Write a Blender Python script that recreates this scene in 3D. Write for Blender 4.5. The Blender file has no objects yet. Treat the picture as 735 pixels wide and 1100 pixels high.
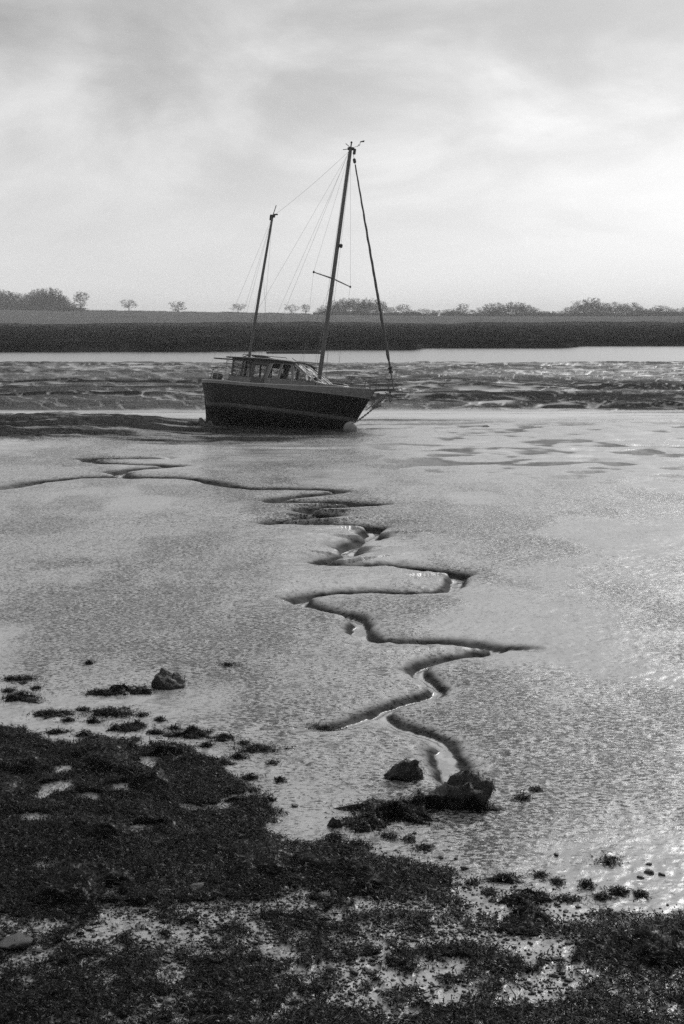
import bpy, math, random
import numpy as np
from mathutils import Vector, Matrix, Euler

S = bpy.context.scene
COL = S.collection
R = math.radians
rng = np.random.default_rng(7)
random.seed(7)

# ------------------------------------------------------------------ camera
CAM_H = 5.7
PITCH = R(7.79)
FPX = 1527.8            # focal length in pixels of a 735 x 1100 frame
cd = bpy.data.cameras.new('camera'); cam = bpy.data.objects.new('camera', cd); COL.objects.link(cam)
cd.sensor_fit = 'VERTICAL'; cd.sensor_height = 36; cd.sensor_width = 24; cd.lens = 50
cd.clip_start = 0.1; cd.clip_end = 20000
cam.location = (0, 0, CAM_H); cam.rotation_euler = (math.pi/2 - PITCH, 0, 0)
S.camera = cam

# ------------------------------------------------------------------ world, sun, exposure
SUN_EL, SUN_AZ = R(30), R(30)        # azimuth measured from +Y (away from the camera) towards +X
sun_dir = Vector((math.sin(SUN_AZ)*math.cos(SUN_EL), math.cos(SUN_AZ)*math.cos(SUN_EL), math.sin(SUN_EL)))
w = bpy.data.worlds.new('World'); S.world = w; w.use_nodes = True
nt = w.node_tree; nt.nodes.clear()
def N(nt, typ, **kw):
    n = nt.nodes.new(typ)
    for k, v in kw.items():
        if k in ('inp',):
            for a, b in v.items(): n.inputs[a].default_value = b
        else: setattr(n, k, v)
    return n
def link(nt, a, b): nt.links.new(a, b)
def mathn(nt, op, a, b=None, clamp=False):
    n = nt.nodes.new('ShaderNodeMath'); n.operation = op; n.use_clamp = clamp
    for i, v in enumerate((a, b)):
        if v is None: continue
        if isinstance(v, (int, float)): n.inputs[i].default_value = v
        else: nt.links.new(v, n.inputs[i])
    return n.outputs[0]
def maprange(nt, v, a, b, c, d, smooth=False):
    n = nt.nodes.new('ShaderNodeMapRange')
    if smooth: n.interpolation_type = 'SMOOTHSTEP'
    nt.links.new(v, n.inputs[0])
    for i, q in enumerate((a, b, c, d)):
        n.inputs[i+1].default_value = q
    return n.outputs[0]
sky = N(nt, 'ShaderNodeTexSky', sky_type='NISHITA', sun_disc=False, sun_elevation=SUN_EL, sun_rotation=SUN_AZ,
        air_density=1.5, dust_density=4.0)
bw = N(nt, 'ShaderNodeRGBToBW'); link(nt, sky.outputs[0], bw.inputs[0])
tc = N(nt, 'ShaderNodeTexCoord')
sep = N(nt, 'ShaderNodeSeparateXYZ'); link(nt, tc.outputs['Generated'], sep.inputs[0])
zz = mathn(nt, 'ADD', mathn(nt, 'MAXIMUM', sep.outputs[2], 0.0), 0.40)
px = mathn(nt, 'DIVIDE', sep.outputs[0], zz); py = mathn(nt, 'DIVIDE', sep.outputs[1], zz)
cmb = N(nt, 'ShaderNodeCombineXYZ'); link(nt, px, cmb.inputs[0]); link(nt, py, cmb.inputs[1])
def wnoise(scale, det, rough, off, dist=0.6):
    m = N(nt, 'ShaderNodeMapping'); link(nt, cmb.outputs[0], m.inputs[0]); m.inputs['Location'].default_value = off
    m.inputs['Rotation'].default_value = (0, 0, 0.5); m.inputs['Scale'].default_value = (1.0, 1.3, 1.0)
    n = N(nt, 'ShaderNodeTexNoise'); link(nt, m.outputs[0], n.inputs['Vector'])
    n.inputs['Scale'].default_value = scale; n.inputs['Detail'].default_value = det
    n.inputs['Roughness'].default_value = rough; n.inputs['Distortion'].default_value = dist
    return n.outputs[0]
c1 = wnoise(1.15, 5, 0.50, (20.5, 3.3, 4), 0.9)
c2 = wnoise(3.2, 7, 0.58, (7.3, 4.2, 2), 0.5)
cl = mathn(nt, 'ADD', mathn(nt, 'MULTIPLY', c1, 0.58), mathn(nt, 'MULTIPLY', c2, 0.42))
clg0 = maprange(nt, cl, 0.36, 0.64, -0.32, 0.44, True)
fade = maprange(nt, sep.outputs[2], 0.02, 0.20, 0.10, 1.0, True)
clg = mathn(nt, 'ADD', mathn(nt, 'MULTIPLY', clg0, fade), 0.94)
# the cloud is thinner and brighter round the hidden sun
dt = N(nt, 'ShaderNodeVectorMath', operation='DOT_PRODUCT'); link(nt, tc.outputs['Generated'], dt.inputs[0])
dt.inputs[1].default_value = sun_dir
glow = mathn(nt, 'MULTIPLY', maprange(nt, dt.outputs['Value'], 0.45, 1.0, 0.0, 1.0, True), maprange(nt, sep.outputs[2], 0.21, 0.45, 0.0, 1.0, True))
side = maprange(nt, dt.outputs['Value'], 0.70, 0.93, 0.0, 1.0, True)
hor = maprange(nt, sep.outputs[2], 0.0, 0.22, 1.0, 0.0, True)
lvl = mathn(nt, 'ADD', mathn(nt, 'ADD', 4.45, mathn(nt, 'ADD', mathn(nt, 'MULTIPLY', glow, 13.0), mathn(nt, 'MULTIPLY', side, 1.7))), mathn(nt, 'MULTIPLY', hor, 2.9))
cloud = mathn(nt, 'MULTIPLY', lvl, clg)
mixc = N(nt, 'ShaderNodeMix', data_type='FLOAT'); mixc.inputs[0].default_value = 0.88
link(nt, bw.outputs[0], mixc.inputs[2]); link(nt, cloud, mixc.inputs[3])
bg = N(nt, 'ShaderNodeBackground'); bg.inputs[1].default_value = 0.1
link(nt, mixc.outputs[0], bg.inputs[0])
wo = N(nt, 'ShaderNodeOutputWorld'); link(nt, bg.outputs[0], wo.inputs[0])

sl = bpy.data.lights.new('sun', 'SUN'); sl.energy = 1.5; sl.angle = R(28); sl.color = (1, 0.995, 0.985)
so = bpy.data.objects.new('sun', sl); COL.objects.link(so)
so.rotation_euler = (-sun_dir).to_track_quat('-Z', 'Y').to_euler()
S.view_settings.view_transform = 'Standard'; S.view_settings.look = 'None'
S.view_settings.exposure = 0.27; S.view_settings.gamma = 1.0
S.render.engine = 'CYCLES'; S.cycles.use_denoising = False
S.cycles.sample_clamp_direct = 8; S.cycles.sample_clamp_indirect = 3; S.cycles.max_bounces = 6; S.cycles.volume_bounces = 0

# ------------------------------------------------------------------ helpers
def project(P):
    """world point -> pixel of a 735x1100 frame (for checking only)"""
    x, y, z = P; z -= CAM_H
    d = y*math.cos(PITCH) - z*math.sin(PITCH); u = y*math.sin(PITCH) + z*math.cos(PITCH)
    return 367.5 + FPX*x/d, 550 - FPX*u/d
def ray(px, py):
    a = (px-367.5)/FPX; b = (550-py)/FPX
    return np.array([a, math.cos(PITCH)+b*math.sin(PITCH), -math.sin(PITCH)+b*math.cos(PITCH)])
def beach(y):
    t = np.clip((23-np.asarray(y, float))/12, 0, 2); return 0.42*t*t/(1+0.6*t)
def gpt(px, py):
    """where the line of sight meets the smooth shore"""
    r = ray(px, py); t = CAM_H/-r[2]
    for _ in range(12):
        t = (CAM_H-float(beach(t*r[1])))/-r[2]
    return np.array([t*r[0], t*r[1]])

def hsh(ix, iy, seed):
    n = (ix.astype(np.int64)*374761393 + iy.astype(np.int64)*668265263 + seed*974634777) & 0xffffffff
    n = ((n ^ (n >> 13))*1274126177) & 0xffffffff
    n = n ^ (n >> 16)
    return (n & 0xffffff)/float(0xffffff)
def vn(x, y, seed=0):
    ix = np.floor(x); iy = np.floor(y); fx = x-ix; fy = y-iy
    fx = fx*fx*fx*(fx*(fx*6-15)+10); fy = fy*fy*fy*(fy*(fy*6-15)+10)
    a = hsh(ix, iy, seed); b = hsh(ix+1, iy, seed); c = hsh(ix, iy+1, seed); d = hsh(ix+1, iy+1, seed)
    return (a*(1-fx)+b*fx)*(1-fy) + (c*(1-fx)+d*fx)*fy
def fbm(x, y, seed=0, oct=4, gain=0.5):
    x = np.asarray(x, float); y = np.asarray(y, float)
    s = 0; a = 1; t = 0
    for k in range(oct):
        s = s + a*vn(x*2**k+17.3*k, y*2**k-9.1*k, seed+k*31); t += a; a *= gain
    return s/t*2-1
def sm(a, b, x):
    t = np.clip((x-a)/(b-a), 0, 1); return t*t*(3-2*t)

def mesh_np(name, V, F, mat=None, parent=None, smooth=False, attrs=None, mats=None, midx=None):
    me = bpy.data.meshes.new(name); V = np.asarray(V, np.float32); F = np.asarray(F, np.int32)
    n, k = F.shape
    me.vertices.add(len(V)); me.vertices.foreach_set('co', V.ravel())
    me.loops.add(n*k); me.loops.foreach_set('vertex_index', F.ravel())
    me.polygons.add(n); me.polygons.foreach_set('loop_start', np.arange(0, n*k, k, dtype=np.int32))
    me.polygons.foreach_set('loop_total', np.full(n, k, np.int32))
    if smooth: me.polygons.foreach_set('use_smooth', np.ones(n, bool))
    for m in (mats or ([mat] if mat else [])): me.materials.append(m)
    if midx is not None: me.polygons.foreach_set('material_index', np.asarray(midx, np.int32))
    for an, av in (attrs or {}).items():
        at = me.attributes.new(an, 'FLOAT', 'POINT'); at.data.foreach_set('value', np.asarray(av, np.float32))
    me.update(calc_edges=True)
    o = bpy.data.objects.new(name, me); COL.objects.link(o)
    if parent: o.parent = parent
    return o

class MB:
    """collects boxes, tubes, lofts; build() links them as one mesh"""
    def __init__(s): s.v = []; s.f = []; s.m = []
    def add(s, vs, fs, m=0):
        b = len(s.v); s.v += [tuple(map(float, p)) for p in vs]
        for f in fs: s.f.append(tuple(b+i for i in f)); s.m.append(m)
    def box(s, c, size, rot=None, m=0, bev=0.0):
        hx, hy, hz = [q/2 for q in size]
        if bev <= 0:
            P = [Vector((i*hx, j*hy, k*hz)) for i in (-1, 1) for j in (-1, 1) for k in (-1, 1)]
            F = [(0,1,3,2), (4,6,7,5), (0,4,5,1), (2,3,7,6), (0,2,6,4), (1,5,7,3)]
        else:
            b = bev; P = []; 
            ring = [(-hx+b,-hy),(hx-b,-hy),(hx,-hy+b),(hx,hy-b),(hx-b,hy),(-hx+b,hy),(-hx,hy-b),(-hx,-hy+b)]
            for zz_, sc in ((-hz, 1-b/max(hx,hy)), (-hz+b, 1), (hz-b, 1), (hz, 1-b/max(hx,hy))):
                P += [Vector((x*sc, y*sc, zz_)) for x, y in ring]
            F = [tuple(reversed(range(8))), tuple(range(24, 32))]
            for r_ in range(3):
                for i in range(8):
                    F.append((r_*8+i, r_*8+(i+1) % 8, (r_+1)*8+(i+1) % 8, (r_+1)*8+i))
        if rot is not None: P = [rot @ p for p in P]
        s.add([p+Vector(c) for p in P], F, m)
    def tube(s, pts, r, n=8, m=0, cap=True):
        pts = [Vector(p) for p in pts]; rs = r if isinstance(r, (list, tuple)) else [r]*len(pts)
        vs = []; up = None
        for i, p in enumerate(pts):
            t = (pts[min(i+1, len(pts)-1)]-pts[max(i-1, 0)]).normalized()
            if up is None:
                up = Vector((0, 0, 1)) if abs(t.z) < 0.9 else Vector((1, 0, 0))
            a = t.cross(up).normalized(); b = a.cross(t).normalized(); up = b
            for k in range(n):
                q = 2*math.pi*k/n; vs.append(p + a*rs[i]*math.cos(q) + b*rs[i]*math.sin(q))
        fs = [(i*n+k, i*n+(k+1) % n, (i+1)*n+(k+1) % n, (i+1)*n+k) for i in range(len(pts)-1) for k in range(n)]
        if cap: fs += [tuple(reversed(range(n))), tuple((len(pts)-1)*n+k for k in range(n))]
        s.add(vs, fs, m)
    def loft(s, rings, closed=True, m=0, cap=False):
        n = len(rings[0]); vs = [p for rg in rings for p in rg]
        fs = []
        for i in range(len(rings)-1):
            for k in range(n if closed else n-1):
                fs.append((i*n+k, i*n+(k+1) % n, (i+1)*n+(k+1) % n, (i+1)*n+k))
        if cap: fs += [tuple(reversed(range(n))), tuple((len(rings)-1)*n+k for k in range(n))]
        s.add(vs, fs, m)
    def build(s, name, mats, parent=None, smooth=False):
        me = bpy.data.meshes.new(name); me.from_pydata(s.v, [], s.f)
        for m in (mats if isinstance(mats, (list, tuple)) else [mats]): me.materials.append(m)
        me.polygons.foreach_set('material_index', s.m)
        me.polygons.foreach_set('use_smooth', [smooth]*len(s.f)); me.update()
        o = bpy.data.objects.new(name, me); COL.objects.link(o)
        if parent: o.parent = parent
        if smooth:
            try: me.set_sharp_from_angle(angle=R(40))
            except Exception: pass
        return o

def tag(o, label=None, cat=None, group=None, kind=None):
    if label: o['label'] = label
    if cat: o['category'] = cat
    if group: o['group'] = group
    if kind: o['kind'] = kind
    return o
def empty(name, loc=(0, 0, 0), rz=0):
    o = bpy.data.objects.new(name, None); COL.objects.link(o); o.location = loc; o.rotation_euler = (0, 0, rz)
    o.empty_display_size = 0.3
    return o
def copy_tree(o, parent=None):
    c = o.copy(); COL.objects.link(c); c.parent = parent
    if parent is not None: c.matrix_parent_inverse = o.matrix_parent_inverse.copy()
    for ch in [q for q in list(COL.objects) if q.parent == o and q != c]: copy_tree(ch, c)
    return c

# ------------------------------------------------------------------ materials (the photograph is monochrome: neutral greys)
def mat(name, col, rough=0.6, noise=0.0, nscale=5.0, bump=0.0, bscale=20.0, metal=0.0, coat=0.0, spec=0.5):
    m = bpy.data.materials.new(name); m.use_nodes = True; t = m.node_tree
    b = t.nodes['Principled BSDF']; b.inputs['Roughness'].default_value = rough
    b.inputs['Metallic'].default_value = metal; b.inputs['Coat Weight'].default_value = coat
    b.inputs['Specular IOR Level'].default_value = spec
    b.inputs['Base Color'].default_value = (col, col, col, 1)
    tcn = N(t, 'ShaderNodeTexCoord')
    if noise > 0:
        n = N(t, 'ShaderNodeTexNoise'); n.inputs['Scale'].default_value = nscale; n.inputs['Detail'].default_value = 6
        n.inputs['Roughness'].default_value = 0.6
        link(t, tcn.outputs['Object'], n.inputs['Vector'])
        v = maprange(t, n.outputs[0], 0.3, 0.7, col*(1-noise), col*(1+noise))
        link(t, v, b.inputs['Base Color'])
        rr = maprange(t, n.outputs[0], 0.3, 0.7, max(0.02, rough-0.12), min(1, rough+0.12)); link(t, rr, b.inputs['Roughness'])
    if bump > 0:
        n = N(t, 'ShaderNodeTexNoise'); n.inputs['Scale'].default_value = bscale; n.inputs['Detail'].default_value = 5
        link(t, tcn.outputs['Object'], n.inputs['Vector'])
        bp = N(t, 'ShaderNodeBump'); bp.inputs['Distance'].default_value = bump
        link(t, n.outputs[0], bp.inputs['Height']); link(t, bp.outputs[0], b.inputs['Normal'])
    return m

def mud_material():
    m = bpy.data.materials.new('wet_mud'); m.use_nodes = True; t = m.node_tree; b = t.nodes['Principled BSDF']
    geo = N(t, 'ShaderNodeNewGeometry')
    def att(n): return N(t, 'ShaderNodeAttribute', attribute_name=n).outputs['Fac']
    wet, dry, lump, dark = att('wet'), att('dry'), att('lump'), att('dark')
    def noi(scale, det=4, rough=0.55, sc=(1, 1, 1), dist=0.0):
        mp = N(t, 'ShaderNodeMapping'); link(t, geo.outputs['Position'], mp.inputs[0]); mp.inputs['Scale'].default_value = sc
        n = N(t, 'ShaderNodeTexNoise'); link(t, mp.outputs[0], n.inputs['Vector'])
        n.inputs['Scale'].default_value = scale; n.inputs['Detail'].default_value = det
        n.inputs['Roughness'].default_value = rough; n.inputs['Distortion'].default_value = dist
        return n.outputs[0]
    tone = noi(0.7, 6, 0.6); fleck = noi(17, 6, 0.72, (0.75, 1, 1))
    thr = mathn(t, 'SUBTRACT', fleck, mathn(t, 'MULTIPLY', lump, 0.10))
    fl = mathn(t, 'MULTIPLY', maprange(t, mathn(t, 'ADD', fleck, mathn(t, 'MULTIPLY', lump, 0.13)), 0.60, 0.648, 0.0, 1.0, True), mathn(t, 'SUBTRACT', 1.0, wet))
    colr = maprange(t, tone, 0.3, 0.7, 0.175, 0.245)
    f2 = noi(4.6, 6, 0.72, (1, .5, 1)); fl2 = mathn(t, 'MULTIPLY', maprange(t, mathn(t, 'ADD', f2, mathn(t, 'MULTIPLY', lump, 0.10)), 0.585, 0.68, 0.0, 0.6, True), mathn(t, 'SUBTRACT', 1.0, wet))
    fl = mathn(t, 'MAXIMUM', fl, fl2)
    colr = mathn(t, 'MULTIPLY', colr, mathn(t, 'SUBTRACT', 1.0, mathn(t, 'MULTIPLY', fl, 0.94)))
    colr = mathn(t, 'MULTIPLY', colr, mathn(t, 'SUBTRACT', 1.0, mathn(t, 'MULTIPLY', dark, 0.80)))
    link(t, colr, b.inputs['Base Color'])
    patch = noi(0.35, 5, 0.6)
    ro = maprange(t, patch, 0.35, 0.65, 0.18, 0.34)
    ro = mathn(t, 'ADD', ro, mathn(t, 'MULTIPLY', dry, 0.6))
    mx = N(t, 'ShaderNodeMix', data_type='FLOAT'); link(t, wet, mx.inputs[0]); link(t, ro, mx.inputs[2]); mx.inputs[3].default_value = 0.10
    link(t, mx.outputs[0], b.inputs['Roughness'])
    sp = mathn(t, 'MULTIPLY', mathn(t, 'SUBTRACT', 0.5, mathn(t, 'MULTIPLY', dry, 0.38)), mathn(t, 'SUBTRACT', 1.0, mathn(t, 'MULTIPLY', fl, 0.8))); link(t, sp, b.inputs['Specular IOR Level'])
    b.inputs['IOR'].default_value = 1.4
    h1 = noi(9, 3, 0.55); h2 = noi(34, 4, 0.6); 
    h = mathn(t, 'ADD', mathn(t, 'MULTIPLY', h1, 0.022), mathn(t, 'MULTIPLY', h2, 0.013))
    h = mathn(t, 'ADD', h, mathn(t, 'MULTIPLY', noi(2.2, 4, 0.6), mathn(t, 'MULTIPLY', dry, 0.22)))
    h = mathn(t, 'MULTIPLY', h, mathn(t, 'MULTIPLY', lump, mathn(t, 'SUBTRACT', 1.0, mathn(t, 'MULTIPLY', wet, 0.93))))
    bp = N(t, 'ShaderNodeBump'); bp.inputs['Distance'].default_value = 1.0; bp.inputs['Strength'].default_value = 1.0
    link(t, h, bp.inputs['Height']); link(t, bp.outputs[0], b.inputs['Normal'])
    return m
M_MUD = mud_material()
M_WATER = mat('river_water', 0.05, 0.22, bump=0.05, bscale=1.6)
M_MARSH = mat('marsh_grass', 0.024, 0.9, noise=0.75, nscale=0.07, bump=0.15, bscale=1.5, spec=0.0)
M_FIELD = mat('field', 0.075, 0.95, noise=0.15, nscale=0.02, spec=0.0)
M_BARK = mat('winter_bark', 0.035, 0.9, spec=0.1)
M_HEDGE = mat('hedge_twigs', 0.03, 0.9, noise=0.3, nscale=0.5, spec=0.1)

# ------------------------------------------------------------------ traced lines of the tidal creek, laid on the ground
def ground_path(P, n=10):
    G = np.array([gpt(*p) for p in P]); out = []
    for i in range(len(G)-1):
        p0 = G[max(i-1, 0)]; p1 = G[i]; p2 = G[i+1]; p3 = G[min(i+2, len(G)-1)]
        for k in range(n):
            t = k/n
            out.append(0.5*((2*p1)+(-p0+p2)*t+(2*p0-5*p1+4*p2-p3)*t*t+(-p0+3*p1-3*p2+p3)*t**3))
    out.append(G[-1]); return np.array(out)
CREEK = [(520,862),(500,845),(487,828),(480,812),(477,797),(463,787),(430,777),(408,764),(430,752),(459,744),(471,736),(461,728),(449,718),(455,710),
 (483,703),(516,698),(534,692),(483,686),(422,685),(402,684),(387,676),(387,664),(379,657),(344,650),(322,642),(334,636),(385,632),
 (436,633),(470,632),(483,629),(490,618),(489,611),(463,608),(419,603),(385,604),(361,604),(344,601),(353,597),(377,592),(374,584),
 (385,579),(402,574),(396,570),(402,563),(368,560),(320,560),(292,559),(312,555),(356,552),(329,547),(338,544),(370,542),(398,540),
 (353,538),(295,537),(319,532),(350,529),(364,526),(336,524),(278,523),(244,520),(204,513),(146,511),(126,506),(153,502),(187,499),
 (112,496),(99,492),(180,491),(140,488)]
BR_R = [(536,692),(560,694),(598,699)]
BR_L = [(408,764),(369,777),(332,781),(300,784)]
BR_T = [(322,642),(308,640),(290,641)]
BR_W = [(146,512),(112,511),(51,515),(7,523),(-60,530),(-150,528)]
PATHS = [(ground_path(CREEK), 1.0), (ground_path(BR_R), 0.6), (ground_path(BR_L), 0.8), (ground_path(BR_T), 0.6), (ground_path(BR_W), 0.9)]
def path_dist(x, y, P):
    d = np.full(x.shape, 1e9); s = np.zeros(x.shape); ny = np.zeros(x.shape)
    L = len(P)-1
    for i in range(L):
        a = P[i]; b = P[i+1]; ab = b-a; q = ab@ab + 1e-9
        m = (np.abs(y-(a[1]+b[1])/2) < 4+abs(ab[1])) & (np.abs(x-(a[0]+b[0])/2) < 5+abs(ab[0]))
        if not m.any(): continue
        xx = x[m]; yy = y[m]
        t = np.clip(((xx-a[0])*ab[0]+(yy-a[1])*ab[1])/q, 0, 1)
        dd = np.hypot(xx-a[0]-t*ab[0], yy-a[1]-t*ab[1])
        better = dd < d[m]
        tmp = d[m]; tmp[better] = dd[better]; d[m] = tmp
        tmp = s[m]; tmp[better] = (i+t[better])/L; s[m] = tmp
        tmp = ny[m]; tmp[better] = (yy-a[1]-t*ab[1])[better]; ny[m] = tmp
    return d, s, ny

# weed / shingle regions on the ground: polygons
def poly(P): return np.array([gpt(*p) for p in P])
def in_poly(x, y, P):
    c = np.zeros(x.shape, bool); n = len(P)
    for i in range(n):
        x1, y1 = P[i]; x2, y2 = P[(i+1) % n]
        k = ((y1 > y) != (y2 > y)) & (x < (x2-x1)*(y-y1)/((y2-y1) if y2 != y1 else 1e-9)+x1); c ^= k
    return c
def sdf_poly(x, y, P):
    """signed distance, positive inside"""
    d = np.full(x.shape, 1e9); n = len(P)
    for i in range(n):
        a = P[i]; ab = P[(i+1) % n]-a; q = ab@ab+1e-9
        t = np.clip(((x-a[0])*ab[0]+(y-a[1])*ab[1])/q, 0, 1)
        d = np.minimum(d, np.hypot(x-a[0]-t*ab[0], y-a[1]-t*ab[1]))
    return np.where(in_poly(x, y, P), d, -d)
W_MAIN = poly([(-260,760),(-60,775),(20,782),(60,797),(110,792),(150,800),(200,800),(238,815),(255,838),(292,858),(308,876),(290,888),(330,902),
               (395,905),(440,922),(488,945),(470,965),(400,968),(330,955),(300,965),(250,968),(180,975),(100,985),(20,995),(-260,1010)])
W_RIGHT = poly([(548,962),(585,962),(610,985),(650,990),(720,978),(980,960),(1000,1030),(735,1050),(690,1055),(640,1035),(620,1010),(560,1000),(520,985)])
W_BOTTOM = poly([(-300,1040),(60,1035),(200,1062),(350,1085),(560,1080),(680,1060),(1000,1030),(1100,1400),(-600,1400)])
MIXED = poly([(-260,985),(100,960),(300,915),(440,915),(500,945),(600,962),(700,978),(1000,950),(1100,1400),(-600,1400)])
def weed(x, y):
    """0..1+ cover of seaweed"""
    n = fbm(x*1.9, y*1.9, 5, 5, 0.68)*1.9
    a = sdf_poly(x, y, W_MAIN) + 0.25*n
    b = sdf_poly(x, y, W_RIGHT) + 0.3*n - 0.1
    c = sdf_poly(x, y, W_BOTTOM) + 0.6*n - 0.12
    holes = sm(0.50, 0.62, fbm(x*1.1+4, y*1.1, 11, 4)*0.5+0.5)
    main = np.maximum(sm(-0.02, 0.10, a), np.maximum(sm(0, .12, b), sm(0, .15, c)))*(1-0.95*sm(.66, .70, fbm(x*2.3+4, y*2.6, 11, 4)*0.5+0.5))
    mx = sdf_poly(x, y, MIXED)
    pat = fbm(x*4.2, y*3.6, 21, 4, 0.7)*0.5+0.5
    mixed = sm(0, 0.4, mx)*sm(0.515, 0.57, pat)
    return np.maximum(main, mixed)

def weed_core(x, y):
    return sm(-.05, .6, np.maximum(sdf_poly(x, y, W_MAIN), sdf_poly(x, y, W_RIGHT)))

# ------------------------------------------------------------------ ground height
def marsh_edge(x):
    """distance from the camera line of the salt marsh's front edge"""
    return 238 + 5*fbm(x*0.03, x*0+1, 61, 4) + sm(-30, 5, x)*14 + sm(12, 16, x)*16 + sm(40, 50, x)*20
def ground(x, y, full=True):
    x = np.asarray(x, float); y = np.asarray(y, float)
    z = beach(y).copy()
    flat = 1-sm(82, 90, y)
    # broad, low undulation of the flat
    z += flat*sm(9, 30, y)*(0.030*fbm(x*0.35, y*0.22, 1, 4) + 0.012*fbm(x*1.4, y*1.1, 2, 3))
    # small mud lumps
    l1 = fbm(x*7, y*7, 3, 3)
    z += 0.012*l1*(1-sm(30, 60, y))
    wet = np.zeros_like(x); dry = np.zeros_like(x); dark = np.zeros_like(x)
    lump = 0.64 + 0.36*sm(-0.25, 0.3, fbm(x*0.5, y*0.28, 71, 5, .6))
    # smoother, wetter patches
    pw = sm(0.05, 0.45, fbm(x*0.28+3, y*0.16, 72, 4)); lump *= (1-0.65*pw); wet = np.maximum(wet, 0.25*pw)
    # creek
    cut = np.zeros_like(x); cw = np.zeros_like(x); cd_ = np.zeros_like(x); cy_ = np.zeros_like(x); ca = np.zeros_like(x)
    for P, st in PATHS:
        d, s, ny = path_dist(x, y, P)
        wob = 1+0.4*fbm(x*1.3, y*1.3, 8, 3)
        d = np.maximum(d/wob + (.05-.03*sm(25, 50, y))*fbm(x*5, y*4, 9, 3), 0)
        tap = 1.0
        if st < 0.95: tap = 1-sm(0.35, 1.0, s)
        if len(P) > 400: tap = 1-sm(0.97, 1.0, s); tap = tap*sm(0.0, 0.03, s)
        far = sm(20, 46, y)
        near_ = 1-sm(17, 24, y); vf = sm(40, 46, y)
        D = (0.11+0.16*far-0.11*vf-0.045*near_)*st*tap; wd = 0.12+0.12*far-.04*vf+0.05*near_
        bey = sm(-.25, .25, ny/np.maximum(d, .05))      # the bank away from the camera slopes, the near one is cut
        prof = np.exp(-np.maximum(d-wd, 0)/((0.06+0.02*far)*(1-bey)+(0.12+0.22*far-.16*vf)*bey))
        cut = np.maximum(cut, D*prof + (0.04+0.05*far-.05*vf)*st*tap*np.exp(-(d/(0.7+.3*far))**2)*(.3+.7*bey) + 0.02*st*tap*np.exp(-(d/1.8)**2))
        cw = np.maximum(cw, (1-sm(wd*0.6, wd*0.9, d))*np.minimum(1, tap*2))
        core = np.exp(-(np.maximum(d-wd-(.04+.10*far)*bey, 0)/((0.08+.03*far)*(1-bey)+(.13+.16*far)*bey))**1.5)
        edge = 1.1*core+(.33-.18*vf)*bey*np.exp(-np.maximum(d-wd, 0)/(.45+.25*far)); cy_ = np.maximum(cy_, np.minimum(1, 1.15*core)*tap)  # dark bank mud, plus the far slope's shade painted in as a gradient
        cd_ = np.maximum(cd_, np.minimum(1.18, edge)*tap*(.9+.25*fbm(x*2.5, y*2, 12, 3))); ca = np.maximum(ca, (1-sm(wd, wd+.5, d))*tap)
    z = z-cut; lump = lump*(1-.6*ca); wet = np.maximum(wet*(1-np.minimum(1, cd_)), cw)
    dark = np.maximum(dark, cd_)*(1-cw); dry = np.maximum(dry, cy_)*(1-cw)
    # wave worn troughs right of the boat
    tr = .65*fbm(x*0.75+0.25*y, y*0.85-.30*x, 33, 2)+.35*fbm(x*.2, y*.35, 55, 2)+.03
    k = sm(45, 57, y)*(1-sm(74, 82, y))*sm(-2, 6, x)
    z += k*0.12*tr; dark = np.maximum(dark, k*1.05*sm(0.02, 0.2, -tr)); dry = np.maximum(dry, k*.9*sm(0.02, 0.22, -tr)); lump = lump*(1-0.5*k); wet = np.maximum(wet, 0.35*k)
    k2 = sm(54, 60, y)*(1-sm(84, 90, y))
    z += k2*0.05*fbm(x*0.10, y*0.9, 34, 3)
    # low ridges drawn out from under the bow
    for yr, x1, s_ in ((75.6, 8.2, .45), (72.6, 5.2, .35), (79.0, 9.5, .5)):
        rg = np.exp(-((y-yr-.35*fbm(x*.4, x*0, 54, 3))/s_)**2)*sm(-1, 1, x)*(1-sm(x1-4, x1, x)); z += .07*rg; dark = np.maximum(dark, 1.0*sm(.2, .7, rg)); dry = np.maximum(dry, .7*sm(.2, .7, rg))
    # rough dark mud mound left of the boat and under it
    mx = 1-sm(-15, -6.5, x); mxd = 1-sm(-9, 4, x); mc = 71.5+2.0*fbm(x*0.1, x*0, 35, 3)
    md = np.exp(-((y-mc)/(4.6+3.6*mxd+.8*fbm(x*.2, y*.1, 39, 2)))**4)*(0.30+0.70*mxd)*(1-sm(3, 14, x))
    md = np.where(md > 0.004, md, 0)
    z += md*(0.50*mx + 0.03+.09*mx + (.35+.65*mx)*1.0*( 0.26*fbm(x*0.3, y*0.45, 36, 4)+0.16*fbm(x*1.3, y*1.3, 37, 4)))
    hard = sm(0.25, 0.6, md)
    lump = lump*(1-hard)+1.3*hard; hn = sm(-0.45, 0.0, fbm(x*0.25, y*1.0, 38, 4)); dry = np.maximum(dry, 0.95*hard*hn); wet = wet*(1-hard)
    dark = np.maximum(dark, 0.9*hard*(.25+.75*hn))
    # flat, film wet mud behind
    k = sm(80, 82.5, y)*(1-sm(87, 89, y)); wet = np.maximum(wet, 0.75*k); lump *= 1-0.8*k; dark *= 1-k; dry *= 1-k
    # the far mud bank
    e0 = 88+1.5*fbm(x*0.05, x*0, 40, 3)
    t = np.clip((y-e0)/50, 0, 1)
    up = t**0.75
    crest = 1-sm(142, 182, y)
    ter = 0.20*fbm(x*0.03, y*0.15, 41, 3) + 0.14*fbm(x*0.10, y*0.40, 42, 3) + .26*fbm(x*.16+.05*y, y*.30, 48, 4)*(1-sm(125, 145, y)) + .10*fbm(x*.55, y*.55, 47, 3)
    on = sm(0, 0.05, t)
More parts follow.
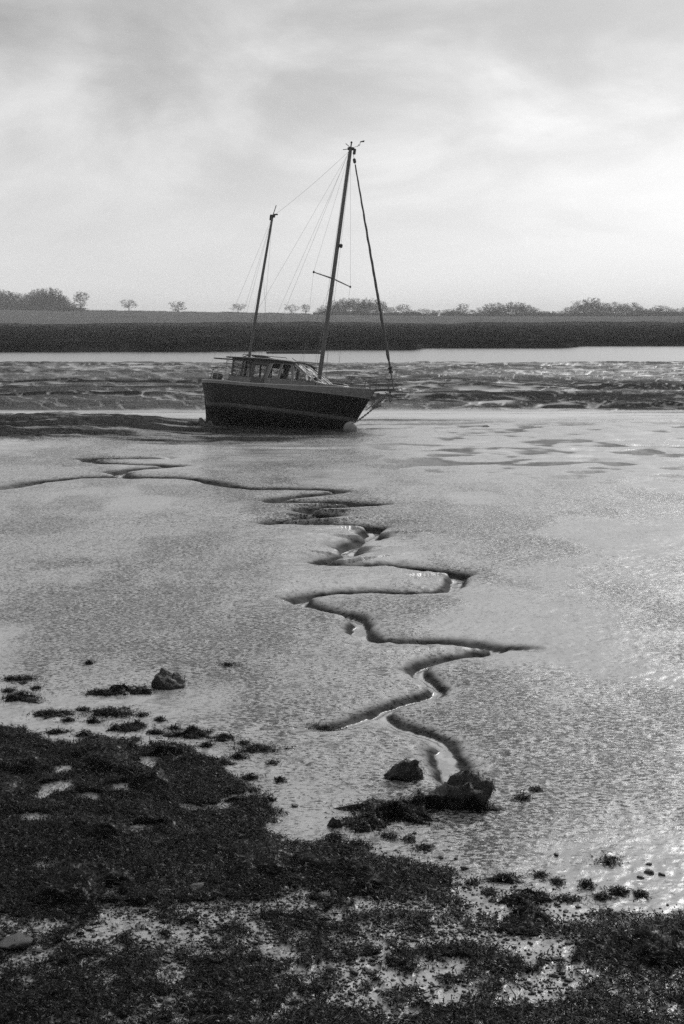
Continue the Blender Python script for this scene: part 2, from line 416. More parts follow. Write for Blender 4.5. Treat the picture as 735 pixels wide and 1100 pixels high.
    rid = 1-np.abs(fbm(x*0.13+0.05*y, y*0.20, 43, 3)); rid2 = 1-np.abs(fbm(x*0.33-0.12*y, y*0.22, 44, 2))
    rill = np.maximum(sm(0.90, 0.985, rid), .8*sm(0.93, 0.99, rid2))*sm(-0.1, 0.3, fbm(x*0.05, y*0.12, 45, 3)+0.12)
    top = sm(0.50, 0.62, t)
    rid3 = 1-np.abs(fbm(x*0.55+.22*y, y*0.34, 53, 3)); rill = np.maximum(rill, .45*sm(.90, .98, rid3))
    rill2 = top*sm(0.70, 0.95, np.sin((x*1.5 + y*0.62 + 4*fbm(x*0.1, y*0.1, 46, 3)))*0.5+0.5)*(1-sm(-8, 6, x)*.6)
    zb = 1.16*up*crest + on*ter*crest - 0.09*on*rill - 0.07*rill2*crest - 1.1*sm(150, 182, y)
    bank = sm(86, 90, y)
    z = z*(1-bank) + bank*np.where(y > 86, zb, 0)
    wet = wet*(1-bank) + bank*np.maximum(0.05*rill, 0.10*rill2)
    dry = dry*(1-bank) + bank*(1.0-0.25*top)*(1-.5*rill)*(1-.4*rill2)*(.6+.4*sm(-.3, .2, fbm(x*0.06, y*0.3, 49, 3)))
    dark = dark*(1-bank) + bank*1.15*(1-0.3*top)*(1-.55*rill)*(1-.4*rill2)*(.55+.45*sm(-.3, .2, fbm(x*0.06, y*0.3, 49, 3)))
    lump = lump*(1-bank) + bank*1.2*(1-rill)
    # far shore: under the marsh, then fields rising to a low hill on the left
    me = marsh_edge(x)
    z = np.where(y > 185, np.minimum(z, -1.1)+2.0*sm(me+1, me+6, y)*(y > 200), z)
    far = sm(900, 1500, y)
    xs = x/np.maximum(y, 1)*1500
    hill = 6.2+5.5*(1-sm(-330, 150, xs)) + 9*(1-sm(-370, -275, xs))*sm(1300, 1600, y)
    z = z + far*hill*1.0
    w_ = weed(x, y) if full else 0
    if full:
        near = (y < 26)
        w_ = np.where(near, w_, 0)
        z = z + 0.02*w_*(0.6+0.8*fbm(x*3, y*3, 51, 3)); dark = np.maximum(dark, 0.8*sm(0.3, .9, w_)); wet = wet*(1-sm(0.2, 0.7, w_))
        mx_ = sm(0, .5, sdf_poly(x, y, MIXED))*near
        wet = np.maximum(wet, 0.22*mx_*(1-w_)); 
    return z, wet, dry, lump, dark

def build_ground():
    # rows, finer where the picture looks closest
    rows = [-60, -30, -12, 0, 4, 7]
    ypx = np.concatenate([np.arange(1150, 640, -1.2), np.arange(640, 560, -0.36), np.arange(560, 470, -0.27), np.arange(470, 440, -.5), np.arange(440, 386, -0.4), np.arange(386, 372, -1.5)])
    H = CAM_H
    ys = H/np.tan(PITCH + np.arctan((ypx-550)/FPX))
    rows = np.concatenate([rows, ys, [330, 420, 520, 640, 760, 860, 940, 1020, 1100, 1180, 1260, 1340, 1420, 1500, 1580, 1700, 2000, 2600, 3300, 4200, 4900]])
    rows = rows[np.argsort(rows)]
    tin = np.linspace(-0.29, 0.29, 600)
    tout = np.array([0.31, 0.34, 0.38, 0.44, 0.52, 0.64, 0.8, 1.0, 1.4])
    tt = np.concatenate([-tout[::-1], tin, tout])
    Y, T = np.meshgrid(rows, tt, indexing='ij')
    ye = np.maximum(Y, 9.0)
    X = T*ye
    Z, wet, dry, lump, dark = ground(X, Y)
    # fine sinking of detail beneath very coarse columns keeps the sheet continuous
    nr, nc = X.shape
    V = np.stack([X, Y, Z], -1).reshape(-1, 3)
    I = np.arange(nr*nc).reshape(nr, nc)
    F = np.stack([I[:-1, :-1], I[:-1, 1:], I[1:, 1:], I[1:, :-1]], -1).reshape(-1, 4)
    yc = V[F[:, 0], 1]
    mi = (yc > 700).astype(int)
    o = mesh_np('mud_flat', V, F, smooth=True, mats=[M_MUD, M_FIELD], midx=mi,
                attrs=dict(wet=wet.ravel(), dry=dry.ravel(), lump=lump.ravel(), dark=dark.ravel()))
    return tag(o, kind='structure')
build_ground()
def gz(x, y): return float(ground(np.array([x]), np.array([y]))[0][0])
def place(px, py):
    g = gpt(px, py); return Vector((g[0], g[1], gz(g[0], g[1])))

# river beyond the mud bank
def sheet(name, x0, x1, y0, y1, z, m):
    b = MB(); b.add([(x0, y0, z), (x1, y0, z), (x1, y1, z), (x0, y1, z)], [(0, 1, 2, 3)]); return b.build(name, m)
tag(sheet('river', -1400, 1400, 152, 330, 0.0, M_WATER), kind='structure')

# salt marsh across the river
def build_marsh():
    xs = np.concatenate([np.linspace(-900, -100, 60), np.linspace(-98, 98, 560), np.linspace(100, 900, 60)])
    vs = np.concatenate([[0, .25, .6, 1.0, 1.6, 2.4], np.geomspace(3.4, 650, 90)])
    X, Vv = np.meshgrid(xs, vs, indexing='ij')
    E = marsh_edge(X) + 0.8*fbm(X*0.5, X*0, 63, 3)
    Y = E+Vv
    Z = 1.25*sm(0, 1.6, Vv) - 0.35*(Vv < 0.1)
    Z = Z + sm(0.5, 3, Vv)*(0.30*fbm(X*0.8, Y*0.35, 64, 4) + 0.12*fbm(X*0.12, Y*0.03, 65, 3))
    # creeks that cut through the marsh
    ck = 1-np.abs(fbm(X*0.012, Y*0.02, 66, 3)); Z = Z - 0.8*sm(0.93, 0.99, ck)*sm(3, 20, Vv)*(Vv < 500)
    V = np.stack([X, Y, Z], -1).reshape(-1, 3); n, k = X.shape
    I = np.arange(n*k).reshape(n, k)
    F = np.stack([I[:-1, :-1], I[1:, :-1], I[1:, 1:], I[:-1, 1:]], -1).reshape(-1, 4)
    tag(mesh_np('salt_marsh', V, F, M_MARSH, smooth=False), kind='structure')
    # blades of rough grass along its edge and over it: nobody could count them
    n = 90000
    x = rng.uniform(-110, 110, n); v = rng.exponential(45, n)+0.6; v[:14000] = rng.uniform(0.5, 4, 14000); v[14000:60000] = rng.uniform(4, 420, 46000); x[14000:60000] = rng.uniform(-.27, .27, 46000)*(250+v[14000:60000])
    y = marsh_edge(x)+v; z = 1.2+0.2*fbm(x*0.8, y*0.35, 64, 4)+0.1*fbm(x*.12, y*.03, 65, 3)
    h = rng.uniform(0.15, 0.5, n)*(1+v/300)*(0.6+0.6*sm(-.2, .4, fbm(x*0.2, y*0.1, 67, 3))); ww = rng.uniform(0.05, 0.25, n)*(1+v/90)
    a = rng.uniform(-0.6, 0.6, n)
    P0 = np.stack([x-ww*np.cos(a), y-ww*np.sin(a), z-0.25], -1); P1 = np.stack([x+ww*np.cos(a), y+ww*np.sin(a), z-0.25], -1)
    P2 = np.stack([x+rng.normal(0, 0.12, n), y, z+h], -1)
    V = np.stack([P0, P1, P2], 1).reshape(-1, 3); F = np.arange(3*n).reshape(-1, 3)
    tag(mesh_np('marsh_grass', V, F, M_MARSH), 'dark rough grass growing on the salt marsh across the river', 'grass', kind='stuff')
build_marsh()
def build_seawall():
    xs = np.linspace(-1000, 1000, 500); prof = [(-9, 1.0), (-5, 2.0), (-1.5, 3.1), (1.5, 3.1), (6, 1.5), (10, .5)]
    yb = 720+14*fbm(xs*0.006, xs*0, 81, 3)
    zt = 1+0.42*fbm(xs*0.02, xs*0, 82, 5, .65)
    V = np.array([[(x, y0+dy, z*q+0.15*random.random()) for dy, z in prof] for x, y0, q in zip(xs, yb, zt)]).reshape(-1, 3)
    n, k = 500, len(prof); I = np.arange(n*k).reshape(n, k)
    F = np.stack([I[:-1, :-1], I[1:, :-1], I[1:, 1:], I[:-1, 1:]], -1).reshape(-1, 4)
    tag(mesh_np('sea_wall_embankment', V, F, M_MARSH, smooth=True), 'long dark grassy embankment along the back of the salt marsh', 'embankment', kind='structure')
build_seawall()

# ------------------------------------------------------------------ haze
def build_haze():
    m = bpy.data.materials.new('haze_air'); m.use_nodes = True; t = m.node_tree; t.nodes.clear()
    v = N(t, 'ShaderNodeVolumePrincipled'); v.inputs['Color'].default_value = (0.97, 0.97, 0.97, 1); v.inputs['Density'].default_value = 0.00017
    v.inputs['Anisotropy'].default_value = 0.0
    o = N(t, 'ShaderNodeOutputMaterial'); link(t, v.outputs[0], o.inputs['Volume'])
    b = MB(); b.box((0, 2450, 21), (14200, 5300, 50)); h = b.build('haze', m); tag(h, kind='stuff')
build_haze()
# ------------------------------------------------------------------ bare winter trees
def rot_about(v, ax, a): return Matrix.Rotation(a, 3, ax) @ v
def tree_meshes(seed, H=12, W=11, base=0.25, fat=1.8, stemr=0.28):
    """bare tree: limbs reach for points spread through the crown, twigs at every joint"""
    r_ = np.random.default_rng(seed); tr = MB(); cr = MB()
    top = H*0.5; n = 6
    pts = [Vector((0.3*math.sin(seed+q*3)*q, 0.25*math.cos(seed*2+q*2)*q, top*q)) for q in [i/(n-1) for i in range(n)]]
    tr.tube(pts, [stemr*(1.4-0.95*i/(n-1)) for i in range(n)], 7)
    # crown points inside a lumpy dome
    T = []
    while len(T) < 260:
        p = r_.uniform(-1, 1, 3); a = math.atan2(p[1], p[0]); rad = 0.80+.42*math.sin(a*3+seed)*math.cos(p[2]*3+seed*1.7)
        if np.linalg.norm(p) > rad or np.linalg.norm(p) < r_.uniform(0, .75): continue
        z = H*(base+1)/2+p[2]*H*(1-base)/2; T.append((p[0]*W/2, p[1]*W/2, z))
    T = np.array(T); org = np.array([0, 0, base*H*0.9]); T = T[np.argsort(np.linalg.norm((T-org)*np.array([1, 1, .8]), axis=1))]
    nodes = [np.array(p[:]) for p in pts if p.z > base*H*0.55]; par = [-1]*len(nodes); dep = [0.0]*len(nodes)
    for t in T:
        A = np.array(nodes); d = np.linalg.norm(A-t, axis=1)+0.25*np.array(dep)+np.maximum(A[:, 2]-t[2], 0)*.8
        j = int(np.argmin(d)); nodes.append(t); par.append(j); dep.append(dep[j]+float(np.linalg.norm(A[j]-t)))
    wgt = [1.0]*len(nodes)
    for i in range(len(nodes)-1, -1, -1):
        if par[i] >= 0: wgt[par[i]] += wgt[i]
    rad = lambda w_: min(stemr*.6, .022*(w_**.5))
    for i, j in enumerate(par):
        if j < 0: continue
        a, c = Vector(nodes[j]), Vector(nodes[i]); L = (c-a).length
        mid = (a+c)/2+Vector(r_.normal(0, .07, 3))*L+Vector((0, 0, -.05*L))
        cr.tube([a, mid, c], [rad(wgt[i]*1.25), rad(wgt[i]*1.1), rad(wgt[i])], 4 if wgt[i] > 8 else 3, cap=False)
    base_p = np.array(nodes)[r_.integers(len(pts), len(nodes), 2100)]+r_.normal(0, .12, (2100, 3))
    out = base_p-np.array([0, 0, H*.45]); out /= np.linalg.norm(out, axis=1)[:, None]
    e = out*.7+r_.normal(0, .6, out.shape); e /= np.linalg.norm(e, axis=1)[:, None]
    L = r_.uniform(.4, 1.15, 2100)[:, None]*H/12; s = np.cross(e, r_.normal(0, 1, e.shape)); s /= np.linalg.norm(s, axis=1)[:, None]; s *= fat*r_.uniform(.012, .028, 2100)[:, None]*H/12
    Q = np.stack([base_p-s, base_p+s, base_p+e*L+s*.3, base_p+e*L-s*.3], 1).reshape(-1, 3)
    cr.add([tuple(q) for q in Q], [(4*i, 4*i+1, 4*i+2, 4*i+3) for i in range(2100)])
    return tr, cr
TREE_KINDS = {}
def tree_kind(k, **kw):
    root = empty('bare_tree'); tr, cr = tree_meshes(**kw)
    tr.build('trunk', M_BARK, root, True); cr.build('crown', M_BARK, root)
    root['category'] = 'tree'; TREE_KINDS[k] = [root, False, kw['H'], kw['W']]
tree_kind('round', seed=3, H=12, W=12, base=0.28)
tree_kind('broad', seed=11, H=12, W=14, base=0.16)
tree_kind('dense', seed=23, H=12, W=12, base=0.04, stemr=.34, fat=3.4)
tree_kind('thin', seed=31, H=12, W=7.5, base=0.16)
tree_kind('loose', seed=47, H=12, W=10, base=0.22)
def put_tree(kind, px, ptop, wpx, D, label, group=None, pbase=None, rz=None):
    k = TREE_KINDS[kind]
    x = (px-367.5)/FPX*(D*math.cos(PITCH)); z0 = gz(x, D)-0.3
    ztop = CAM_H + (341-ptop)/FPX*D
    Hh = max(3.0, ztop-z0)*1.10; Ww = wpx/FPX*D*1.22
    if k[1]: o = copy_tree(k[0])
    else: o = k[0]; k[1] = True
    o.location = (x, D, z0); sxy = Ww/k[3]; o.scale = (sxy, sxy, Hh/k[2]); o.rotation_euler = (0, 0, random.uniform(0, 6.28) if rz is None else rz)
    o['label'] = label
    if group: o['group'] = group
    return o
G1 = 'lone trees on the far fields'
put_tree('thin', 87, 314, 14, 1480, 'tall thin bare tree just right of the wood on the hill', G1)
put_tree('loose', 139, 323, 15, 1480, 'small round headed bare tree, second lone tree from the left on the field', G1)
put_tree('dense', 191.5, 325, 15, 1480, 'squat dense bare tree alone in the middle of the field left of the boat masts', G1)
put_tree('round', 256, 327, 15, 1490, 'bare tree on the field just left of the shorter mast', G1)
put_tree('broad', 313, 328, 17, 1500, 'spreading bare tree on the field between the two masts', G1)
put_tree('thin', 328.5, 327, 8, 1500, 'small thin bare tree just right of the spreading tree between the masts', G1)
GW = 'trees of the wood on the hill at the left'
wood = [(-14,314),(-4,312),(4,312),(10,314),(16,315),(22,317),(28,317),(34,314),(40,312),(46,312),(51,314),(56,311),(61,313),(66,316),(71,319),(76,325),(80,330)]
for i, (x, t) in enumerate(wood):
    put_tree(('dense', 'round', 'broad', 'loose')[i % 4], x+random.uniform(-1, 1), t+random.uniform(-1, 1.5), random.uniform(12, 16), 1500+random.uniform(0, 60),
             'bare tree crowded among others in the wood on the left hill', GW)
    for q in range(4):
        put_tree('dense', x+random.uniform(-4, 4), min(t+4+q*4+random.uniform(0, 3), 331), random.uniform(17, 22), 1490-28*q+random.uniform(0, 25),
             'bare tree crowded among others in the wood on the left hill', GW)
GC = 'trees of the clump behind the taller mast'
for i, (x, t, w_) in enumerate([(344,331,9),(351,329,11),(358,325,13),(364,324,13),(371,321,15),(379,322,15),(388,323,13),(395,322,15),(403,322,15),(409,325,11)]):
    put_tree(('round', 'loose', 'dense', 'broad')[i % 4], x, t+random.uniform(-.7, .7), w_, 1450+random.uniform(0, 90), 'bare tree in the tall clump behind the taller mast', GC)
    put_tree('dense', x+random.uniform(-3, 3), t+4, w_+5, 1430, 'bare tree in the tall clump behind the taller mast', GC)
GM = 'trees in the line right of the forestay'
for i, (x, t, w_) in enumerate([(418,331,11),(426,330,11),(434,328,13),(443,333,12),(455,332,11),(463,333,12),(472,334,12),(482,333,12),(497,327,12),(490,332,12),(505,333,12),(513,333,11)]):
    put_tree(('loose', 'round', 'dense')[i % 3], x, t+random.uniform(-.5, .5), w_, 1500+random.uniform(0, 60), 'low bare tree in the hedgerow right of the long furled sail', GM)
GN = 'trees of the middle clump on the right'
for i, (x, t, w_) in enumerate([(519,330,11),(526,327,13),(535,326,13),(543,327,13),(551,325,14),(559,326,13),(566,329,12),(575,331,12),(584,334,12),(593,335,12)]):
    put_tree(('round', 'dense', 'loose', 'broad')[i % 4], x, t+random.uniform(-.7, .7), w_, 1500+random.uniform(0, 60), 'bare tree in the middle clump on the right half of the skyline', GN)
    put_tree('dense', x+4, t+4, w_+5, 1440, 'bare tree in the middle clump on the right half of the skyline', GN)
GR = 'trees of the long wood at the far right'
for i, (x, t, w_) in enumerate([(604,334,11),(611,330,13),(619,326,14),(627,324,15),(636,322,16),(645,326,14),(653,327,13),(661,326,14),(670,328,13),(679,326,15),(687,329,12),(694,333,11),(702,331,12),(709,328,13),(718,331,12),(727,332,13),(737,331,12),(748,328,14),(760,330,14)]):
    put_tree(('dense', 'round', 'broad', 'loose')[i % 4], x, t+random.uniform(-.7, .7), w_, 1500+random.uniform(0, 60), 'bare tree in the long wood at the right end of the skyline', GR)
    put_tree('dense', x+3, t+4, w_+5, 1440, 'bare tree in the long wood at the right end of the skyline', GR)
def hedge(name, x0, x1, D, h0, h1, label, seed):
    """a long twiggy hedge following the ground"""
    n = int((x1-x0)/1.2); xs = np.linspace(x0, x1, n)
    zs = np.array(ground(xs, np.full(n, float(D)))[0]); hh = h0+(h1-h0)*(fbm(xs*0.07, xs*0, seed, 4)*0.5+0.5)
    prof = [(-1.4, 0), (-1.6, .5), (-.9, .9), (0, 1), (.9, .9), (1.6, .5), (1.4, 0)]
    V = np.array([[(x+random.uniform(-.3, .3), D+a*1.3+random.uniform(-.3, .3), z-0.3+h*b*random.uniform(.8, 1.1)) for a, b in prof] for x, z, h in zip(xs, zs, hh)]).reshape(-1, 3)
    k = len(prof); I = np.arange(n*k).reshape(n, k)
    F = np.stack([I[:-1, :-1], I[1:, :-1], I[1:, 1:], I[:-1, 1:]], -1).reshape(-1, 4)
    # twigs that stick out of the top
    m = n*7; j = rng.integers(0, n, m); p = np.stack([xs[j]+rng.uniform(-.6, .6, m), D+rng.uniform(-1.2, 1.2, m), zs[j]+hh[j]*rng.uniform(.6, .95, m)], -1)
    e = np.stack([rng.normal(0, .35, m), rng.normal(0, .35, m), rng.uniform(.4, 1.3, m)*(.4+.6*hh[j]/h1)], -1); s = np.stack([np.full(m, .05), rng.normal(0, .03, m), np.zeros(m)], -1)
    V2 = np.stack([p-s, p+s, p+e+s*.3, p+e-s*.3], 1).reshape(-1, 3); F2 = np.arange(4*m).reshape(-1, 4)+len(V)
    tag(mesh_np('hedge', np.concatenate([V, V2]), np.concatenate([F, F2]), M_HEDGE), label, 'hedge', 'hedges across the far fields')
hedge('hedge', 100, 390, 1460, 1.5, 7, 'tall hedge along the foot of the clumps at the right of the skyline', 91)
hedge('hedge', -30, 98, 1470, 1.5, 5.5, 'hedge along the foot of the trees behind the masts', 92)
hedge('hedge', -275, -32, 1495, .5, 1.6, 'low thin hedge along the skyline of the open left hand field', 93)
hedge('hedge', -420, -285, 1390, 1.5, 4, 'hedge at the foot of the wood on the left hill', 94)
# ------------------------------------------------------------------ the boat
M_TOPS = mat('black_topsides', 0.007, 0.5, noise=0.3, nscale=3, spec=0.25)
M_BOOT = mat('boot_stripe', 0.06, 0.55, noise=0.3, nscale=4)
M_ANTI = mat('antifouling', 0.013, 0.8, spec=0.2, noise=0.4, nscale=5, bump=0.01, bscale=25)
M_GEL = mat('weathered_gelcoat', 0.125, 0.45, noise=0.25, nscale=6)
M_WHITE = mat('off_white_paint', 0.32, 0.4, noise=0.2, nscale=7)
M_DECK = mat('deck', 0.14, 0.7, noise=0.3, nscale=8)
M_WOOD = mat('dark_wood', 0.05, 0.5, noise=0.4, nscale=6)
M_ROOF = mat('roof_paint', 0.045, 0.55, noise=0.3, nscale=6)
M_SPAR = mat('spar', 0.06, 0.4, noise=0.2, nscale=3)
M_WIRE = mat('wire', 0.12, 0.4, metal=0.6)
M_STEEL = mat('steel_tube', 0.25, 0.35, metal=0.8)
M_CANVAS = mat('canvas', 0.05, 0.85, noise=0.3, nscale=12)
M_CHAIN = mat('galvanised_chain', 0.16, 0.5, noise=0.5, nscale=9, metal=0.4)
M_BLACK = mat('black_rubber', 0.012, 0.6)
def glass_mat():
    m = bpy.data.materials.new('window_glass'); m.use_nodes = True; t = m.node_tree; b = t.nodes['Principled BSDF']
    b.inputs['Base Color'].default_value = (.75, .75, .75, 1); b.inputs['Transmission Weight'].default_value = 1.0; b.inputs['Roughness'].default_value = 0.03
    b.inputs['IOR'].default_value = 1.15
    n = N(t, 'ShaderNodeTexNoise'); n.inputs['Scale'].default_value = 3.0
    link(t, maprange(t, n.outputs[0], .4, .7, .02, .12), b.inputs['Roughness'])
    return m
M_GLASS = glass_mat()
BOAT = empty('sailing_boat')
PSI, PHI, TH = R(31.5), R(10.5), R(3.1)
BOAT.rotation_euler = (Matrix.Rotation(-PSI, 3, 'Z') @ Matrix.Rotation(TH, 3, 'Y') @ Matrix.Rotation(-PHI, 3, 'X')).to_euler()
BOAT.location = (-2.8, 75.0, 0.60)
tag(BOAT, 'dark hulled two masted sailing boat with a wheelhouse, aground and leaning on the mud', 'boat')
# local frame: +x bow, +y port (away from the camera), +z up
LF, LA = 5.0, -5.8
def sheer(t): return 1.30 + 0.45*max(0, (t-0.35)/0.65)**1.7 + 0.05*max(0, (.3-t)/.3)**2
def stem(u): return LF-(1.75-u)*0.50 if u > -0.2 else LF-0.975-(-0.2-u)*1.7
def sternp(u): return LA + 0.42*max(0, 1.3-u)**1.4*0.75 if u > -0.2 else LA+0.557+(-0.2-u)*1.9
def beamk(u):
    pts = [(-1.3, .03), (-1.0, .05), (-.82, .13), (-.7, .34), (-.55, .56), (-.35, .76), (-.12, .90), (.1, .955), (.5, .99), (1.0, 1.0), (2, 1.0)]
    for (a, p), (b, q) in zip(pts, pts[1:]):
        if u <= b: return p+(q-p)*max(0, (u-a))/(b-a)
    return 1.0
def halfb(t, u):
    s = (t-0.47)/(0.53 if t > .47 else 0.47); s = abs(s)
    v = min(1, max(0, (u+0.6)/1.9))
    if t > .47: e = 1.75+0.55*v; g = 0.95-0.2*v
    else: e = 2.0+0.7*v; g = 0.8-0.22*v
    return 1.75*beamk(u)*max(0, 1-s**e)**g
NT = 45
TS = [0.5-0.5*math.cos(math.pi*i/(NT-1)) for i in range(NT)]
def hp(t, u, side, off=0.0):
    a, b = sternp(u), stem(u); hb = halfb(t, u)
    return Vector((a+(b-a)*t + (off*(1 if t > .5 else -1) if t in (0.0, 1.0) else 0), -side*(hb+off), u))
def bulw(t): return 0.12+0.36*max(0, (t-0.45)/0.55)**1.3
def levels(t):
    top = sheer(t)-bulw(t)
    return [-1.3, -1.0, -.82, -.7, -.6, -.5, -.35, -.2, -.08, .0, .20] + [.20+(top-.2)*q for q in (.2, .4, .6, .8, 1.0)]
def hull_shell(lv_of, name, mats, midx, off=0.0, parent=BOAT):
    b = MB()
    for side in (1, -1):
        rings = [[hp(t, u, side, off) for u in lv_of(t)] for t in TS]
        n = len(rings[0]); base = len(b.v); b.v += [tuple(p) for r_ in rings for p in r_]
        for i in range(NT-1):
            for k in range(n-1):
                f = (base+i*n+k, base+(i+1)*n+k, base+(i+1)*n+k+1, base+i*n+k+1)
                b.f.append(f if side == 1 else f[::-1]); b.m.append(midx(k))
    return b.build(name, mats, parent, True)
hull = hull_shell(levels, 'hull', [M_ANTI, M_TOPS], lambda k: 0 if k < 9 else 1)
hull_shell(lambda t: [.005, .07, .13, .195], 'boot_stripe', [M_BOOT], lambda k: 0, 0.006)
hull_shell(lambda t: [sheer(t)-bulw(t)+q*bulw(t) for q in (0, .33, .66, 1)], 'bulwark', [M_GEL], lambda k: 0, 0.022)
b = MB()      # inner face of the bulwark and the deck
for side in (1, -1):
    rings = [[hp(t, sheer(t), side, .022), hp(t, sheer(t)+.004, side, -.05), hp(t, sheer(t)-.26, side, -.06)] for t in TS[1:-1]]
    b.loft(rings, closed=False)
rings = [[hp(t, sheer(t)-.25, 1, -.05), Vector((hp(t, sheer(t), 1).x, 0, sheer(t)-.2)), hp(t, sheer(t)-.25, -1, -.05)] for t in TS[1:-1]]
b.loft(rings, closed=False, m=0)
b.build('deck', [M_DECK], BOAT, True)
b = MB()
for side in (1, -1):
    b.tube([hp(t, sheer(t)-bulw(t), side, .03) for t in TS], 0.028, 6)
b.build('rubbing_strake', M_GEL, BOAT, True)
b = MB()
for side in (1, -1):
    b.tube([hp(t, sheer(t)+.015, side, -.01) for t in TS], 0.036, 6)
b.build('cap_rail', M_WHITE, BOAT, True)
# long keel and rudder
b = MB(); prof = [(3.1, -.65), (2.3, -1.25), (-3.9, -1.45), (-4.35, -.7), (-4.3, -.3), (3.3, -.3)]
def plate(b, poly, y0, y1, m=0):
    n = len(poly); vs = [(f, y0, u) for f, u in poly]+[(f, y1, u) for f, u in poly]
    b.add(vs, [tuple(range(n)), tuple(reversed(range(n, 2*n)))]+[(i, i+n, (i+1) % n+n, (i+1) % n) for i in range(n)], m)
plate(b, prof, -.09, .09); b.build('keel', M_ANTI, BOAT)
b = MB(); plate(b, [(-4.38, -.75), (-4.35, -.1), (-4.95, .25), (-5.35, .55), (-5.60, .45), (-5.35, -.5), (-5.2, -1.3), (-4.5, -1.4)], -.035, .035); b.build('rudder', M_ANTI, BOAT)

# wheelhouse
WH = empty('wheelhouse'); WH.parent = BOAT
YW = 1.13
def yside(u): return YW-0.09*(u-1.1)
def wall_piece(b, poly, side, th=.05):
    vs = [(f, -side*yside(u), u) for f, u in poly]+[(f, -side*(yside(u)-th), u) for f, u in poly]; n = len(poly)
    fs = [tuple(range(n)), tuple(reversed(range(n, 2*n)))]+[(i, i+n, (i+1) % n+n, (i+1) % n) for i in range(n)]
    if side < 0: fs = [f[::-1] for f in fs]
    b.add(vs, fs)
def pane(poly, side, name='pane'):
    b = MB(); vs = [(f, -side*(yside(u)-.02), u) for f, u in poly]; b.add(vs, [tuple(range(len(poly)))])
    return b
U0, U1, U2 = 1.05, 1.72, 2.62
wl = MB()
dk = MB()
for side in (1, -1):
    # pale lower panels, dark door, slanted uprights
    wall_piece(wl, [(-3.30, U0), (-2.02, U0), (-2.02, U1), (-3.30, U1)], side)
    wall_piece(wl, [(-1.12, U0), (2.02, U0), (2.02, 1.76), (-1.12, U1)], side)
    wall_piece(wl, [(-1.16, U1), (-.96, U1), (-.74, U2+.02), (-.98, U2+.02)], side, .07)
    wall_piece(wl, [(-.36, U1), (-.22, U1), (-.14, U2+.02), (-.26, U2+.02)], side, .06)
    wall_piece(wl, [(.55, U1), (.68, U1), (.50, U2+.02), (.37, U2+.02)], side, .06)
    wall_piece(wl, [(1.88, 1.77), (2.03, 1.77), (.52, U2+.08), (.38, U2+.03)], side, .06)
    wall_piece(dk, [(-3.32, U1), (-3.22, U1), (-3.30, U2), (-3.40, U2)], side)
    wall_piece(dk, [(-2.70, U1), (-2.62, U1), (-2.62, U2), (-2.70, U2)], side)
    wall_piece(dk, [(-2.12, U1), (-2.0, U1), (-2.0, U2), (-2.12, U2)], side, .06)
    wall_piece(dk, [(-3.40, U2-.10), (.42, U2-.06), (.40, U2+.10), (-3.44, U2+.04)], side, .06)
wl.build('wall', M_GEL, WH); dk.build('dark_frame', M_WOOD, WH)
for side in (1, -1):
    d = MB(); wall_piece(d, [(-1.98, U0), (-1.18, U0), (-1.14, U1), (-1.98, U1)], side, .04)
    wall_piece(d, [(-1.98, U1), (-1.88, U1), (-1.88, U2-.06), (-1.98, U2-.06)], side, .04); wall_piece(d, [(-1.26, U1), (-1.17, U1), (-1.02, U2-.06), (-1.1, U2-.06)], side, .04)
    wall_piece(d, [(-1.88, U2-.2), (-1.13, U2-.2), (-1.1, U2-.06), (-1.88, U2-.06)], side, .04)
    do = d.build('door', M_WOOD, WH)
    pane([(-1.88, U1), (-1.26, U1), (-1.1, U2-.2), (-1.88, U2-.2)], side).build('pane', M_GLASS, do)
    h = MB(); h.box((-1.3, -side*(yside(1.6)+.03), 1.6), (.03, .04, .14)); h.build('handle', M_STEEL, do)
WINS = [[(-3.22, U1), (-2.7, U1), (-2.7, U2-.1), (-3.30, U2-.1)], [(-2.62, U1), (-2.12, U1), (-2.12, U2-.1), (-2.62, U2-.1)],
        [(-.96, U1), (-.36, U1), (-.26, U2-.07), (-.76, U2-.07)], [(-.22, U1), (.55, U1), (.38, U2-.07), (-.14, U2-.07)], [(.68, U1), (1.85, U1+.04), (.62, U2-.12), (.52, U2-.1)]]
for side in (1, -1):
    for P in WINS:
        fr = MB(); n = len(P)
        pts3 = [Vector((f, -side*(yside(u)+.008), u)) for f, u in P]
        fr.tube(pts3+[pts3[0]], .022, 4, cap=False)
        w_ = fr.build('window', M_WHITE if P[0][0] > -1 else M_WOOD, WH)
        pane(P, side).build('pane', M_GLASS, w_)
# raked windscreen in three panes
ws = MB(); ya, yb = yside(1.76)-.02, yside(U2)-.02
A = lambda s, q: Vector((2.0+(0.46-2.0)*q + .10*(1-s*s), s*(ya+(yb-ya)*q), 1.78+(U2+.06-1.78)*q))
for s_ in (-.36, .36): ws.tube([A(s_, 0), A(s_, 1)], .035, 6)
ws.tube([A(s_, 0) for s_ in (-1, -.36, .36, 1)], .04, 6); ws.tube([A(s_, 1) for s_ in (-1, -.36, .36, 1)], .04, 6)
wsc = ws.build('windscreen', M_WHITE, WH, True)
for s0, s1 in ((-.98, -.38), (-.34, .34), (.38, .98)):
    p_ = MB(); p_.add([A(s0, .02), A(s1, .02), A(s1, .98), A(s0, .98)], [(0, 1, 2, 3)]); p_.build('pane', M_GLASS, wsc)
b = MB(); b.add([(2.06, -ya, U0), (2.06, ya, U0), (2.06, ya, 1.77), (2.06, -ya, 1.77)], [(0, 1, 2, 3)]); b.box((2.05, 0, 1.4), (.04, 2*ya-.05, .68)); b.build('front_wall', M_GEL, WH)
